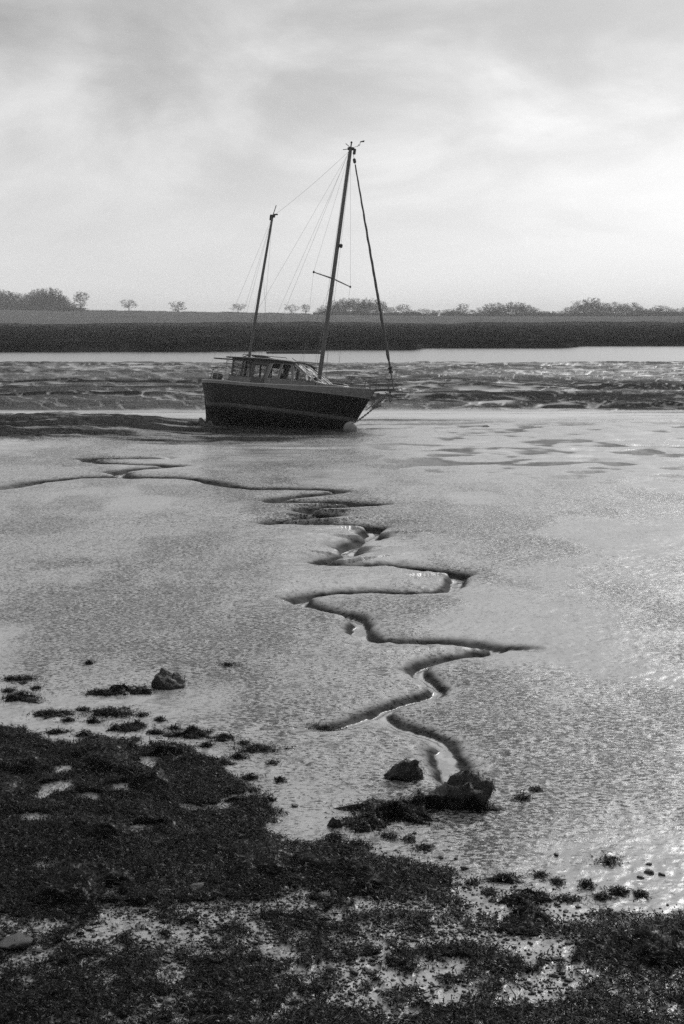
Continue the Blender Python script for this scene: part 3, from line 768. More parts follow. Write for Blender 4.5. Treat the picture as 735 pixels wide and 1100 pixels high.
# aft bulkhead, half high
b = MB(); b.box((-3.28, .55, 1.4), (.05, 1.0, .68)); b.box((-3.28, -.75, 1.4), (.05, .55, .68)); b.build('aft_wall', M_GEL, WH)
# cambered roof
b = MB(); rr = []
for f in (-3.72, -3.66, -2.4, -1.0, .2, .52, .60):
    ed = 0.9 if f in (-3.72, .60) else 1.0
    top = 2.74-0.02*abs(f+1.2)**1.2; rg = []
    for k in range(13):
        s_ = -1+2*k/12; rg.append((f, s_*1.20*(.985 if ed < 1 else 1), top+.13*(1-s_*s_)+(-.02 if ed < 1 else 0)))
    for k in range(13):
        s_ = 1-2*k/12; rg.append((f, s_*1.17, top-.07+.12*(1-s_*s_)+(.02 if ed < 1 else 0)))
    rr.append(rg)
b.loft(rr, cap=True); roof = b.build('roof', M_ROOF, WH, True)
b = MB(); b.box((-2.2, 0, 2.93), (.9, .8, .10), bev=.02); b.build('hatch', M_WOOD, roof)
b = MB()
for s_ in (-.85, .85): b.tube([(-2.9, s_, 2.83), (-2.85, s_, 2.9), (-.1, s_, 2.9), (-.05, s_, 2.83)], .018, 6)
b.build('grab_rail', M_WOOD, roof, True)
# wheel and seat seen through the windows
b = MB(); pts = [Vector((.9, .45+.3*math.cos(a), 1.75+.3*math.sin(a))) for a in [i*math.pi/8 for i in range(17)]]
b.tube(pts, .02, 5, cap=False)
for k in range(4): b.tube([(.9, .45, 1.75), (.9, .45+.3*math.cos(k*math.pi/2+.4), 1.75+.3*math.sin(k*math.pi/2+.4))], .012, 4)
b.box((1.15, .45, 1.55), (.45, .3, .5), bev=.03); b.build('steering_wheel', M_WOOD, WH)
b = MB(); b.box((-.2, -.5, 1.45), (.5, .5, .1), bev=.03); b.box((-.45, -.5, 1.8), (.08, .5, .6), bev=.03); b.box((-.2, -.5, 1.2), (.1, .1, .4)); b.build('helm_seat', M_CANVAS, WH)
# trunk cabin ahead of the wheelhouse
b = MB(); rr = []
for f, hw, tp in ((2.06, .88, 1.70), (2.8, .80, 1.74), (3.5, .62, 1.72), (3.75, .5, 1.55)):
    rg = []
    for k in range(9):
        s_ = -1+2*k/8; rg.append((f, s_*hw, tp+.06*(1-s_*s_)))
    rg = [(f+.02, -hw*1.06, 1.15)]+rg+[(f+.02, hw*1.06, 1.15)]; rr.append(rg)
b.loft(rr, cap=True); tc_ = b.build('cabin_trunk', M_GEL, BOAT, True)
for f in (2.45, 3.1):
    for side in (1, -1):
        hwf = .87-.13*(f-2.06)/.74*.9
        b = MB(); b.box((f, -side*(hwf+.02), 1.50), (.34, .03, .13), bev=.012); b.build('portlight', M_BLACK, tc_)
b = MB(); b.box((2.95, 0, 1.84), (.55, .55, .08), bev=.02); b.build('hatch', M_WOOD, tc_)
# cockpit coaming and locker aft of the wheelhouse
b = MB(); b.box((-4.2, .75, 1.25), (1.5, .08, .4)); b.box((-4.2, -.75, 1.25), (1.5, .08, .4)); b.box((-4.95, 0, 1.25), (.08, 1.5, .4)); b.build('cockpit_coaming', M_GEL, BOAT)

# spars
def rodpart(name, pts, r, m, parent, n=10): b = MB(); b.tube(pts, r, n); return b.build(name, m, parent, True)
FM, HM = 1.56, 14.1
FZ, HZ = -3.05, 10.5
mm = rodpart('main_mast', [(FM, 0, 1.6), (FM-.02, 0, 5), (FM-.05, 0, 10), (FM-.08, 0, HM)], [.115, .115, .105, .085], M_SPAR, BOAT)
mtop = Vector((FM-.08, 0, HM))
rodpart('spreader', [(FM-.06, -1.85, 7.27), (FM-.03, 0, 7.32), (FM-.06, 1.85, 7.27)], [.03, .045, .03], M_SPAR, mm, 8)
b = MB()
for s_ in (-1, 1): b.box((FM-.06, s_*1.87, 7.27), (.07, .08, .12), bev=.01)
b.build('spreader_tip', M_BLACK, mm)
b = MB(); b.box((FM+.17, 0, 9.05), (.16, .14, .2), bev=.03); b.build('steaming_light', M_BLACK, mm)
b = MB(); b.box(mtop+Vector((.02, 0, .05)), (.36, .14, .14), bev=.02); b.tube([mtop+Vector((0, 0, .1)), mtop+Vector((0, 0, .36))], .035, 6); b.box(mtop+Vector((0, 0, .38)), (.1, .1, .12), bev=.03)
b.tube([mtop+Vector((0, -.0, .1)), mtop+Vector((-.28, -.1, .3))], .02, 5); b.tube([mtop+Vector((-.05, 0, .05)), mtop+Vector((-.4, -.1, -.02))], .02, 5)
b.box(mtop+Vector((.26, 0, -.1)), (.14, .1, .3), bev=.02); b.build('masthead_fitting', M_BLACK, mm)
b = MB(); v0 = mtop+Vector((.1, 0, .1)); b.tube([v0, v0+Vector((.42, 0, .12))], .010, 4); b.tube([v0+Vector((.42, 0, .1)), v0+Vector((.44, 0, .34))], .014, 4)
b.add([v0+Vector((.40, 0, .28)), v0+Vector((.66, .02, .30)), v0+Vector((.66, .02, .40)), v0+Vector((.44, 0, .34))], [(0, 1, 2, 3)]); b.tube([v0+Vector((.38, 0, .2)), v0+Vector((.30, 0, .06))], .016, 4)
b.build('wind_vane', M_BLACK, mm)
mz = rodpart('mizzen_mast', [(FZ, 0, 1.2), (FZ, 0, 3), (FZ+.1, 0, 7), (FZ+.22, 0, HZ)], [.085, .085, .078, .062], M_SPAR, BOAT)
ztop = Vector((FZ+.22, 0, HZ))
b = MB(); b.box(ztop+Vector((0, 0, .03)), (.3, .12, .14), bev=.02); b.tube([ztop, ztop+Vector((.14, 0, .62))], .022, 5); b.box(ztop+Vector((.2, 0, .12)), (.22, .08, .06)); b.box(ztop+Vector((-.08, 0, -.1)), (.15, .1, .2), bev=.02)
b.build('masthead_fitting', M_BLACK, mz)
# booms
mb = rodpart('main_boom', [(FM-.1, 0, 3.42), (-1.95, 0, 3.20)], .07, M_SPAR, BOAT)
b = MB(); rr = []
for i in range(15):
    q = i/14; c = Vector((FM-.25+(-1.75-FM+.25)*q, 0, 3.50-.22*q+.0)); rad = .075*(1-.45*q)*(1+.12*math.sin(i*2.3))
    rr.append([c+Vector((0, rad*math.cos(a)*.7, rad*math.sin(a)*.55)) for a in [k*math.pi/4 for k in range(8)]])
b.loft(rr, cap=True); b.build('sail_cover', M_CANVAS, mb, True)
rodpart('boom_vang', [(FM-.05, 0, 2.85), (.0, 0, 2.86), (-.28, 0, 3.0)], .03, M_WHITE, mb, 6)
rodpart('mizzen_boom', [(FZ-.05, 0, 2.98), (-3.9, 0, 2.68), (-5.35, 0, 2.66)], [.03, .05, .04], M_SPAR, BOAT, 8)
rodpart('boom_gallows', [(-4.1, -.5, 1.3), (-4.15, -.45, 2.55), (-4.15, .45, 2.55), (-4.1, .5, 1.3)], .025, M_STEEL, BOAT, 6)
# forestay with furled sail
f0 = Vector((6.05, 0, 1.88)); f1 = mtop+Vector((.22, 0, -.25)); dv = f1-f0
fs = rodpart('forestay', [f0, f0+dv*.5, f1], .012, M_WIRE, BOAT, 5)
rodpart('tack_shaft', [f0, f0+dv*.075], .04, M_SPAR, fs, 8)
b = MB(); pts = []; rs = []
for i in range(60):
    q = .085+(.955-.085)*i/59; pts.append(f0+dv*q+Vector((.008*math.sin(i*1.3), .008*math.cos(i*1.1), 0))); rs.append((.082 if i > 2 else .05)*(1-.55*(i/59)**1.4)*(1+.07*math.sin(i*1.9)))
b.tube(pts, rs, 8); b.build('furled_sail', M_CANVAS, fs, True)
b = MB(); p0 = f0+dv*.078; d_ = dv.normalized(); b.tube([p0-d_*.13, p0-d_*.09, p0-d_*.08, p0+d_*.08, p0+d_*.09, p0+d_*.13], [.13, .13, .07, .07, .13, .13], 12); b.build('furling_drum', M_BLACK, fs, True)
b = MB(); p0 = f0+dv*.972; b.tube([p0-d_*.14, p0-d_*.08, p0+d_*.08, p0+d_*.14], [.03, .085, .085, .03], 8); b.build('swivel', M_BLACK, fs, True)
# standing rigging: each wire its own part
def wire(a, c, r=.0055, name='stay', sag=0.0):
    a, c = Vector(a), Vector(c); pts = [a+(c-a)*q/8-Vector((0, 0, sag*4*(q/8)*(1-q/8))) for q in range(9)]
    b = MB(); b.tube(pts, r, 4, cap=False); b.build(name, M_WIRE, BOAT)
for s_ in (-1, 1):
    wire(mtop, (FM-.06, s_*1.87, 7.3), name='shroud'); wire((FM-.06, s_*1.87, 7.25), (FM, s_*1.68, 1.4), name='shroud')
    wire((FM-.04, 0, 7.2), (FM+.55, s_*1.64, 1.42), name='shroud'); wire((FM-.04, 0, 7.2), (FM-.6, s_*1.70, 1.4), name='shroud')
    wire(ztop, (FZ-.1, s_*1.45, 1.35), name='shroud'); wire((FZ+.1, 0, 7.6), (FZ+.6, s_*1.55, 1.35), name='shroud')
    wire(mtop, (-4.0, s_*1.30, 1.35), .0055, name='backstay')
    wire(ztop, (-5.2, s_*.8, 1.35), .0055, name='backstay')
wire(mtop, ztop, .006, 'triatic_stay', .12)
wire(mtop+Vector((-.1, 0, -.1)), (-1.9, 0, 3.25), .006, 'topping_lift', .1)
wire(mtop+Vector((.1, .0, -.1)), (FM+.3, .1, 1.8), .006, 'halyard'); wire(mtop+Vector((-.1, .0, -.1)), (FM-.2, -.1, 1.8), .007, 'halyard')
# bowsprit, bobstay chain, pulpit
b = MB(); b.tube([(4.35, 0, 1.68), (5.0, 0, 1.74), (6.15, 0, 1.86)], [.085, .085, .06], 8); b.box((4.4, 0, 1.72), (.3, .35, .2), bev=.02); b.build('bowsprit', M_WOOD, BOAT, True)
def chain(pts_fn, n, name, L=.16, wdt=.075, r=.016):
    b = MB()
    for i in range(n):
        c = pts_fn((i+.5)/n); d = (pts_fn(min(1, (i+1)/n))-pts_fn(i/n)).normalized(); a = d.orthogonal().normalized(); a = rot_about(a, d, (i % 2)*math.pi/2+.3)
        b.tube([c+d*L/2*math.cos(k*math.pi/4)+a*wdt/2*math.sin(k*math.pi/4) for k in range(9)], r, 4, cap=False)
    return b.build(name, M_CHAIN, BOAT, True)
A0, A1 = Vector((5.95, 0, 1.78)), Vector((stem(.05)+.02, 0, .05))
chain(lambda q: A0+(A1-A0)*q-Vector((0, 0, .10*4*q*(1-q))), 26, 'bobstay')
# anchor hung on the bow roller, shank along the chain
b = MB(); s0, s1 = Vector((5.75, -.05, 1.62)), Vector((5.05, -.07, .88)); b.tube([s0, s1], [.045, .055], 6)
b.tube([s0+Vector((0, -.25, .02)), s0+Vector((0, .2, -.02))], .02, 6)
for sgn in (-1, 1):
    b.tube([s1, s1+Vector((.06, sgn*.18, -.04)), s1+Vector((.22, sgn*.32, .10))], [.05, .04, .015], 6)
    b.add([s1+Vector((.08, sgn*.18, -.02)), s1+Vector((.26, sgn*.40, .06)), s1+Vector((.30, sgn*.26, .18)), s1+Vector((.14, sgn*.14, .06))], [(0, 1, 2, 3)])
b.build('anchor', M_CHAIN, BOAT, True)
b = MB(); b.tube([Vector((5.9, -.05, 1.75))+Vector((.10*math.sin(q*5), 0, -.55*math.sin(q*math.pi)))+Vector((.12*q, -.1*q, 0)) for q in [i/12 for i in range(13)]], .022, 5)
b.tube([Vector((5.3, -.1, 1.6))+Vector((-.6*q, -.02, -.95*q-.15*math.sin(q*math.pi))) for q in [i/10 for i in range(11)]], .02, 5); b.build('mooring_rope', M_BLACK, BOAT, True)
b = MB()
for s_ in (-1, 1):
    b.tube([(3.9, s_*.72, 1.7), (3.95, s_*.70, 2.25), (4.8, s_*.35, 2.33), (5.7, s_*.12, 2.36), (5.95, 0, 2.36)], .024, 6)
    b.tube([(4.85, s_*.3, 1.75), (4.8, s_*.35, 2.33)], .022, 6); b.tube([(5.75, s_*.04, 1.85), (5.7, s_*.12, 2.36)], .022, 6)
b.build('pulpit', M_SPAR, BOAT, True)
b = MB()
for s_ in (-1, 1):
    b.tube([(-4.0, s_*1.30, 1.3), (-4.05, s_*1.28, 1.95), (-4.9, s_*.95, 1.98), (-5.5, s_*.45, 2.0), (-5.65, 0, 2.0)], .015, 6)
    b.tube([(-4.0, s_*1.3, 1.65), (-4.9, s_*.97, 1.66), (-5.5, s_*.45, 1.68), (-5.65, 0, 1.68)], .011, 6)
    b.tube([(-4.9, s_*.97, 1.3), (-4.9, s_*.95, 1.98)], .015, 6); b.tube([(-5.45, s_*.42, 1.3), (-5.5, s_*.45, 2.0)], .015, 6)
b.build('pushpit', M_STEEL, BOAT, True)
for s_ in (-1, 1):
    for f in (-3.1, -1.7, -.3, 1.0, 2.4):
        t = (f-LA)/(LF-LA); p = hp(t, sheer(t), -s_, -.1); b = MB(); b.tube([p, p+Vector((0, 0, .6))], .013, 6); b.build('stanchion', M_STEEL, BOAT, True)
    for hh in (.32, .59):
        b = MB(); P = [Vector((-4.02, s_*1.29, 1.3+hh))]
        for f in (-3.1, -1.7, -.3, 1.0, 2.4): t = (f-LA)/(LF-LA); P.append(hp(t, sheer(t), -s_, -.1)+Vector((0, 0, hh)))
        P.append(Vector((3.93, s_*.71, 1.66+hh))); b.tube(P, .007, 4); b.build('guard_wire', M_WIRE, BOAT)
# dodger cloths and gear in the cockpit
b = MB(); b.tube([(-5.0, -.6, 1.35), (-4.95, -.5, 1.95), (-4.7, -.4, 2.2)], .02, 5); b.build('ensign_staff', M_WOOD, BOAT)
b = MB(); b.box((-4.4, -.75, 1.62), (.55, .28, .3), bev=.05); bx = b.build('gear_box', M_CANVAS, BOAT)
b = MB(); b.box((-3.75, -.72, 1.66), (.4, .3, .36), bev=.05); b.build('gear_box', M_WHITE, BOAT)
def on_boat(l): BM = Matrix.LocRotScale(BOAT.location, BOAT.rotation_euler, None); return BM @ Vector(l)
# white lifebuoy hung by the windscreen, a thing of its own
lb = empty('lifebuoy', on_boat((1.72, -1.22, 1.98))); lb.rotation_euler = BOAT.rotation_euler
b = MB(); arc = [Vector((.17*math.cos(a), 0, .22*math.sin(a))) for a in [math.radians(q) for q in range(-60, 241, 20)]]
b.tube(arc, [.055]*len(arc), 8); b.build('float', mat('white_foam', .75, .5), lb, True)
b = MB(); b.tube([Vector((.24*math.cos(a), 0, .29*math.sin(a))) for a in [math.radians(q) for q in range(-60, 241, 30)]], .01, 4); b.build('grab_line', M_CANVAS, lb)
tag(lb, 'small white horseshoe lifebuoy hung beside the boat windscreen', 'lifebuoy')
# pale ball buoy in the mud under the bow
p = place(378.5, 464); by = empty('mooring_buoy', (p.x-.1, p.y+.1, .16)); by.rotation_euler = (.5, .4, 0)
b = MB(); rr = []
for i in range(1, 14):
    a = math.pi*i/14; rr.append([Vector((.36*math.sin(a)*math.cos(k*math.pi/10), .36*math.sin(a)*math.sin(k*math.pi/10), .36*math.cos(a))) for k in range(20)])
b.loft(rr, cap=True); b.build('float', mat('pale_buoy', .14, .5, noise=.4, nscale=5), by, True)
b = MB(); b.tube([(0, 0, .30), (0, 0, .40)], .05, 8); b.tube([Vector((.06*math.cos(a), 0, .43+.06*math.sin(a))) for a in [k*math.pi/5 for k in range(11)]], .015, 5, cap=False); b.build('eye', M_CHAIN, by, True)
tag(by, 'pale round mooring buoy lying in the mud under the bow of the boat', 'buoy')
# ------------------------------------------------------------------ seaweed, rocks and stones on the shore
M_WEED = mat('bladder_wrack', 0.0058, 0.42, noise=0.85, nscale=9, spec=0.12)
def wet_spots(m, lo, hi, sc):
    t = m.node_tree; b = t.nodes['Principled BSDF']; n = N(t, 'ShaderNodeTexNoise'); n.inputs['Scale'].default_value = sc; n.inputs['Detail'].default_value = 3
    g = N(t, 'ShaderNodeNewGeometry'); link(t, g.outputs['Position'], n.inputs['Vector'])
    link(t, maprange(t, n.outputs[0], .58, .70, lo, hi, True), b.inputs['Specular IOR Level'])
wet_spots(M_WEED, .02, .45, 18)
M_ROCK = mat('wet_rock', 0.009, 0.5, spec=.25, noise=0.5, nscale=7, bump=0.02, bscale=30)
M_STONE = mat('wet_stone', 0.014, 0.42, noise=0.6, nscale=14, spec=.3, bump=0.006, bscale=60)
M_CLOD = mat('mud_clod', 0.05, 0.5, noise=0.3, nscale=9, bump=0.02, bscale=30)
def fronds(P, L, W, tilt, seed=0):
    """ribbons of seaweed: base points P (n,3), lengths L, widths W, lift angle; four joints each"""
    r_ = np.random.default_rng(seed); n = len(P)
    az = r_.uniform(0, 2*np.pi, n); el = r_.normal(tilt, .35, n); tw = r_.normal(0, .7, n); dr = r_.uniform(.2, 1.2, n)
    p = P.copy(); quads = []; prev = None; vs = []
    wid = [0.55, 1.0, 0.9, 0.35]
    for k in range(4):
        side = np.stack([-np.sin(az), np.cos(az), r_.normal(0, .35, n)], -1)*(W*wid[k])[:, None]
        vs.append(p-side); vs.append(p+side)
        d = np.stack([np.cos(az)*np.cos(el), np.sin(az)*np.cos(el), np.sin(el)], -1)
        p = p+d*(L/3)[:, None]; az = az+tw*.6; el = el-dr*.6
    V = np.stack(vs, 1).reshape(-1, 3)
    b = (np.arange(n)*8)[:, None]
    F = np.concatenate([b+np.array([[0, 1, 3, 2]]), b+np.array([[2, 3, 5, 4]]), b+np.array([[4, 5, 7, 6]])], 0)
    return V, F
def build_bed():
    # candidates over the shore, kept where weed grows
    n = 900000
    y = rng.uniform(9.3, 21, n); x = rng.uniform(-.36, .36, n)*y
    keep = rng.uniform(0, 1, n) < weed(x, y)*np.clip(y/21, .4, 1)
    x, y = x[keep], y[keep]
    if len(x) > 260000: x, y = x[:260000], y[:260000]
    cov = weed(x, y)
    hump = 0.01+0.065*np.clip(cov, 0, 1)*(.5+.5*weed_core(x, y))*(0.6+1.0*fbm(x*3, y*3, 101, 3)) + 0.13*sm(.05, .5, fbm(x*1.2, y*1.2, 102, 3))*cov*(.15+.85*weed_core(x, y))
    z = ground(x, y)[0]+np.maximum(hump, 0.0)*rng.uniform(.0, 1, len(x))
    n = len(x)
    V, F = fronds(np.stack([x, y, z], -1), rng.uniform(.03, .085, n)*np.where(rng.random(n) < .08, 2.6, 1), rng.uniform(.0022, .006, n), .16, 5)
    o = mesh_np('seaweed_bed', V, F, M_WEED)
    tag(o, 'dark tangled seaweed covering the near shore', 'seaweed', kind='stuff')
    # the matted bottom layer of the same weed
    xs = np.linspace(-7.6, 7.6, 620); ys = np.linspace(9.2, 20.5, 520)
    X, Y = np.meshgrid(xs, ys, indexing='ij'); W_ = weed(X, Y); Z = ground(X, Y)[0]
    Z = Z - .03 + .065*sm(.25, .9, W_)*(.5+.5*weed_core(X, Y))*(0.6+1.0*fbm(X*3, Y*3, 101, 3)) + .02*sm(.1, .6, W_)*fbm(X*12, Y*12, 103, 3)+ .13*sm(.05, .5, fbm(X*1.2, Y*1.2, 102, 3))*sm(.3, .9, W_)*(.15+.85*weed_core(X, Y))
    V = np.stack([X, Y, Z], -1).reshape(-1, 3); n, k = X.shape; I = np.arange(n*k).reshape(n, k)
    F = np.stack([I[:-1, :-1], I[1:, :-1], I[1:, 1:], I[:-1, 1:]], -1).reshape(-1, 4)
    F = F[(W_.reshape(-1)[F].max(1) > .4)]
    mm_ = mesh_np('seaweed_mat', V, F, M_WEED, smooth=True)
    mm_.parent = o
build_bed()
def rock_mesh(seed, sx, sy, sz, rough=.25, sub=4, flat=0.35):
    """angular rock: a sphere cut by random planes, then roughened"""
    import bmesh
    r_ = np.random.default_rng(seed); bm = bmesh.new(); bmesh.ops.create_icosphere(bm, subdivisions=sub, radius=1)
    V = np.array([v.co[:] for v in bm.verts]); F = np.array([[v.index for v in f.verts] for f in bm.faces]); bm.free()
    for _ in range(9):
        nrm = r_.normal(0, 1, 3); nrm /= np.linalg.norm(nrm); c = r_.uniform(.48, .85)
        d = V@nrm; V = V-np.outer(np.maximum(d-c, 0), nrm)
    nn = V/np.linalg.norm(V, axis=1)[:, None]
    V = V+nn*(rough*.7*fbm(V[:, 0]*2.3+seed, V[:, 1]*2.3+V[:, 2]*1.7, seed, 5, .62))[:, None]
    V = V*np.array([sx, sy, sz]); V[:, 2] = np.where(V[:, 2] < -sz*flat, -sz*flat, V[:, 2])
    return V, F
def px_m(p): return math.hypot(p.y, CAM_H-p.z)/FPX
def frond_coat(V, n, L, W, seed, lift=.3, zmin=None):
    r_ = np.random.default_rng(seed); c = V[V[:, 2] > (zmin if zmin is not None else V[:, 2].min()*.4)]
    P = c[r_.integers(0, len(c), n)]+r_.normal(0, .01, (n, 3)); return fronds(P, r_.uniform(.6, 1.3, n)*L, r_.uniform(.5, 1.2, n)*W, lift, seed)
def rock_thing(px, py, wpx, hpx, label, seed, depth=.7, coat=350, shape=None, name='rock', group=None, rz=0):
    p = place(px, py); s = px_m(p); w_ = wpx*s/2
    hz = hpx*s*0.9
    V, F = rock_mesh(seed, w_, w_*depth, hz/1.0, .35); 
    if shape: V = shape(V, w_, hz)
    V[:, 2] += -.02
    root = empty(name, (p.x, p.y+w_*depth*.5, p.z), rz)
    mesh_np('stone', V, F, M_ROCK, root, smooth=False)
    if coat:
        FV, FF = frond_coat(V, coat, .045, .004, seed+1, -.25); mesh_np('seaweed_fringe', FV, FF, M_WEED, root)
    return tag(root, label, 'rock', group)
def lean_right(V, w_, h): V = V.copy(); V[:, 2] *= 1+.5*fbm(V[:, 0]*9, V[:, 1]*9, 88, 4, .6); V[:, 0] += .04*fbm(V[:, 2]*14, V[:, 1]*9, 89, 3); V[:, 2] *= (.35+.85*np.clip((V[:, 0]+w_)/(2*w_), 0, 1)); V[:, 0] += .15*V[:, 2]; return V
rock_thing(490, 868, 82, 40, 'largest weed draped rock at the foot of the creek, highest at its right end', 5, .75, 2600, lean_right)
rock_thing(432, 836, 44, 26, 'dark wedge shaped rock with a sharp right peak, just left of the creek mouth', 8, .6, 600, lean_right)
rock_thing(183, 739, 42, 25, 'blocky dark rock standing in wet mud at the left, right of the long weedy mound', 14, .7, 420)
rock_thing(361, 889, 20, 14, 'single round bare stone at the edge of the weed, left of the weed draped rock', 15, .9, 0)
def clump(px, py, wpx, hpx, label, seed, dens=1.0, group=None, tail=0):
    """a heap of wrack: lumpy low mound bristling with fronds"""
    p = place(px, py); s = px_m(p); w_ = wpx*s/2*1.12; d_ = max(.12, w_*.8); h_ = max(.03, hpx*s*.55)
    r_ = np.random.default_rng(seed); na, nr = 40, 10; vs = []
    for i in range(nr+1):
        for k in range(na):
            a = 2*np.pi*k/na; q = i/nr
            vs.append((q*math.cos(a), q*math.sin(a)))
    A = np.array(vs); rr_ = .90+1.0*fbm(np.cos(np.arctan2(A[:, 1], A[:, 0]))*2.2+seed, np.sin(np.arctan2(A[:, 1], A[:, 0]))*2.2, seed, 4, .65)
    q = np.hypot(A[:, 0], A[:, 1]); X = A[:, 0]*w_*rr_; Y = A[:, 1]*d_*rr_
    Z = h_*(1-q**2)*(.6+1.2*fbm(X*7+seed, Y*7, seed+3, 4, .6))-.015-.02*(q > .95)
    gzv = ground(X+p.x, Y+p.y+d_*.6)[0]-p.z
    Z = Z+gzv
    V = np.stack([X, Y, Z], -1); I = np.arange((nr+1)*na).reshape(nr+1, na); J = np.roll(I, -1, 1)
    F = np.stack([I[:-1], I[1:], J[1:], J[:-1]], -1).reshape(-1, 4)
    root = empty('seaweed_clump', (p.x, p.y+d_*.6, p.z)); mesh_np('matted_base', V, F, M_WEED, root, smooth=True)
    n = int(min(5000, max(260, 2600*w_*d_*4*dens)))
    c = V[r_.integers(0, len(V), n)]+r_.normal(0, .012, (n, 3)); c[:, 2] += .012
    m_ = n//4; sc_ = np.abs(r_.normal(0, .14, m_)); c[:m_, 0] += np.sign(c[:m_, 0])*sc_*w_*1.6; c[:m_, 1] += np.sign(c[:m_, 1])*np.abs(r_.normal(0, .14, m_))*d_*1.4; c[:m_, 2] = ground(c[:m_, 0]+p.x, c[:m_, 1]+p.y+d_*.6)[0]-p.z+.01
    FV, FF = fronds(c, r_.uniform(.03, .085, n), r_.uniform(.0022, .006, n), .18, seed+9)
    mesh_np('fronds', FV, FF, M_WEED, root)
    return tag(root, label, 'seaweed', group)
G = 'clumps of seaweed lying apart on the wet mud'
clump(139, 745, 42, 20, 'humped seaweed clump with a low tail to the left, beside the blocky rock', 1)
clump(106, 747, 36, 7, 'low tail of seaweed left of the humped clump at the left', 2)
clump(18, 733, 40, 7, 'flat strip of seaweed at the left edge, uppermost of the pair there', 3, group=G)
clump(20, 753, 50, 12, 'broad flat seaweed clump at the left edge below the narrow strip', 4, group=G)
clump(53, 770, 42, 10, 'oval seaweed clump between the left edge pair and the big weed bed', 5, group=G)
clump(118, 771, 62, 8, 'ragged long seaweed clump between the humped clump and the big weed bed', 6, group=G)
clump(130, 786, 40, 10, 'dark thick seaweed clump just above the big weed bed at the left', 7, group=G)
clump(171, 775, 12, 6, 'tiny seaweed tuft right of the dark thick clump', 8, group=G)
clump(205, 792, 50, 12, 'wide seaweed clump at the right shoulder of the big weed bed', 9, group=G)
clump(240, 796, 34, 9, 'small seaweed clump touching the right side of the wide one', 10, group=G)
clump(275, 809, 50, 8, 'flat seaweed clump lying alone right of the big weed bed', 11, group=G)
clump(350, 780, 36, 5, 'thin dark seaweed strip at the end of the left branch creek', 12, group=G)
clump(244, 715, 22, 4, 'thin scrap of seaweed lying on bare mud right of the blocky rock', 13, group=G)
clump(95, 714, 11, 4, 'tiny dark scrap of seaweed on bare mud above the humped clump', 14, group=G)
clump(425, 886, 110, 24, 'long dark seaweed tail running left and down from the largest rock', 15)
clump(452, 871, 62, 24, 'seaweed heap against the left side of the largest rock', 25)
clump(392, 892, 56, 15, 'seaweed clump at the left end of the long tail, beside the round stone', 16, group=G)
clump(521, 872, 34, 7, 'flat seaweed spur at the right foot of the largest rock', 17, group=G)
clump(456, 914, 22, 8, 'small seaweed clump right of the creek foot, below the long tail', 18, group=G)
clump(545, 950, 40, 12, 'seaweed clump standing alone below and right of the creek foot', 19, group=G)
clump(571, 973, 56, 22, 'high seaweed heap at the left end of the right hand bed', 20, group=G)
clump(610, 970, 34, 9, 'low seaweed strip right of the high heap', 26, group=G)
clump(655, 929, 34, 6, 'flat seaweed strip lying alone on wet mud near the right edge', 21, group=G)
clump(582, 944, 16, 5, 'small seaweed tuft between the lone clump and the flat strip', 22, group=G)
clump(666, 962, 26, 11, 'seaweed clump just above the right hand bed', 23, group=G)
clump(562, 860, 20, 6, 'small seaweed tuft on the mud right of the largest rock', 24, group=G)
clump(577, 850, 13, 7, 'dark seaweed knot on the mud right of the small tuft', 27, group=G)
for i, (px, py, wpx, hpx) in enumerate([(8,744,14,5),(38,741,12,4),(72,776,14,4),(88,764,16,4),(100,777,22,6),(147,781,20,7),(152,770,12,5),(165,790,26,7),(186,784,14,5),(222,803,20,6),
        (255,816,22,6),(262,800,12,4),(292,822,14,4),(240,823,24,8),(268,838,22,7),(60,789,26,8),(90,792,22,7),(301,840,10,4),(418,902,16,6),(440,905,10,5),(360,903,20,7),(508,952,12,5),(527,962,16,6),
        (632,955,14,5),(648,968,20,7),(690,965,16,6),(600,951,10,4),(478,950,12,5)]):
    clump(px, py, wpx, hpx, 'small ragged scrap of seaweed between the larger clumps at the edge of the weed bed', 400+i, 1.0, 'scraps of seaweed at the edge of the weed bed')
# stones one can tell apart, each its own object
stone_src = []
for i in range(9):
    V, F = rock_mesh(200+i, 1, rng.uniform(.75, 1), rng.uniform(.5, .8), .4, 3, .5)
    o = mesh_np('stone', V, F, M_STONE, smooth=True); stone_src.append(o)
used = [False]*9
def put_stone(x, y, r, label, group):
    i = random.randrange(9); z = gz(x, y)
    if used[i]: o = stone_src[i].copy(); COL.objects.link(o)
    else: o = stone_src[i]; used[i] = True
    o.location = (x, y, z+r*.12); o.scale = (r, r*random.uniform(.7, 1), r*random.uniform(.8, 1)); o.rotation_euler = (random.uniform(-.2, .2), random.uniform(-.2, .2), random.uniform(0, 6.3))
    return tag(o, label, 'stone', group)
for (px, py, wp, lab) in [(317,866,11,'lone round stone left of the bare round stone, on wet mud'),(499,934,11,'round stone alone on wet mud below the small weed clump'),
    (597,919,9,'small stone alone on the mud, left of the flat weed strip'),(697,938,15,'largest stone of the cluster near the right edge'),(711,940,9,'right hand stone of the cluster near the right edge'),
    (697,929,9,'uppermost stone of the cluster near the right edge'),(688,943,10,'left hand stone of the cluster near the right edge'),(210,957,22,'pale topped round stone in the weed bed at the left'),
    (265,942,28,'large smooth stone half buried in the weed bed'),(18,1016,44,'large flat pale topped stone at the left edge of the weed'),(170,933,16,'stone bedded in weed above the pale topped stone'),
    (474,921,9,'small stone just left of the lone round stone'),(486,938,8,'tiny stone left of the round stone on wet mud')]:
    p = place(px, py); put_stone(p.x, p.y, wp*px_m(p)/2, lab, 'single stones on the shore')
cnt = 0; tries = 0
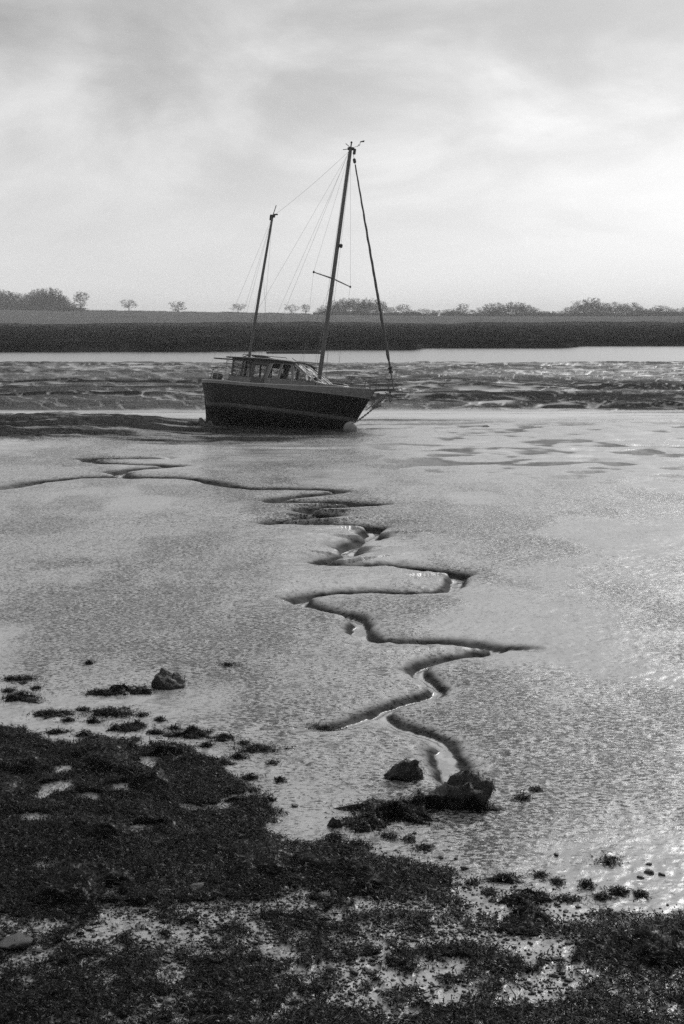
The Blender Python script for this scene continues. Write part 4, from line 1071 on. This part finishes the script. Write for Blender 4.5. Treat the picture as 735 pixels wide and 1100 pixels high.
while cnt < 230 and tries < 9000:
    tries += 1; px = random.uniform(0, 735); py = random.uniform(893, 1095); g = gpt(px, py); X_ = np.array([g[0]]); Y_ = np.array([g[1]])
    m_ = float(sdf_poly(X_, Y_, MIXED)[0]); wv = float(weed(X_, Y_)[0])
    if wv > .5 and random.random() > .12: continue
    if random.random() > (0.03 if m_ < -.5 else .14 if m_ < 0 else 1.0): continue
    put_stone(g[0], g[1], random.choice([.018, .022, .026, .03, .036, .045])*random.uniform(.9, 1.2), 'dark wet pebble among others on the stony mud below the weed', 'loose pebbles on the stony mud'); cnt += 1
# shingle too small and too many to count
def build_shingle():
    n = 110000; y = rng.uniform(9.3, 17.5, n); x = rng.uniform(-.36, .36, n)*y
    m_ = sdf_poly(x, y, MIXED); pr = sm(-.3, .8, m_)*(.25+.75*sm(.42, .58, fbm(x*1.8, y*1.8, 131, 3)*.5+.5))*(1-.7*sm(.4, .9, weed(x, y)))
    k = rng.uniform(0, 1, n) < pr; x, y = x[k], y[k]; n = len(x); z = ground(x, y)[0]
    V0, F0 = rock_mesh(77, 1, .85, .6, .3, 1, .6)
    s = rng.lognormal(-4.3, .45, n); a = rng.uniform(0, 6.28, n); ca, sa = np.cos(a), np.sin(a)
    Vx = V0[None, :, 0]*s[:, None]; Vy = V0[None, :, 1]*(s*rng.uniform(.6, 1, n))[:, None]; Vz = V0[None, :, 2]*(s*rng.uniform(.6, 1.1, n))[:, None]
    V = np.stack([Vx*ca[:, None]-Vy*sa[:, None]+x[:, None], Vx*sa[:, None]+Vy*ca[:, None]+y[:, None], Vz+z[:, None]+.2*s[:, None]], -1).reshape(-1, 3)
    F = (F0[None]+(np.arange(n)*len(V0))[:, None, None]).reshape(-1, 3)
    tag(mesh_np('shingle', V, F, M_STONE, smooth=True), 'fine dark wet shingle scattered over the near mud', 'shingle', kind='stuff')
build_shingle()
# dark clods of mud heaped at the stern
GL = 'clods of mud beside the stern'
for i, (px, py, wp, hp_, lab) in enumerate([(207, 459, 16, 7, 'low dark clod of mud, farthest from the stern of the boat'), (216, 459, 12, 9, 'rounded dark clod of mud, middle one beside the stern'), (224, 460, 11, 9, 'dark clod of mud touching the stern of the boat')]):
    p = place(px, py); s = px_m(p); V, F = rock_mesh(300+i, wp*s/2, wp*s/2*.8, hp_*s*.75, .5, 4, .4)
    o = mesh_np('mud_clod', V, F, M_CLOD, smooth=True); o.location = p+Vector((0, .3, 0)); tag(o, lab, 'mud clod', GL)
p = place(522, 458); V, F = rock_mesh(311, .22, .2, .14, .5, 3, .4); o = mesh_np('stone', V, F, M_CLOD, smooth=True); o.location = p; tag(o, 'small dark stone on the flat mud right of the boat bow', 'stone')
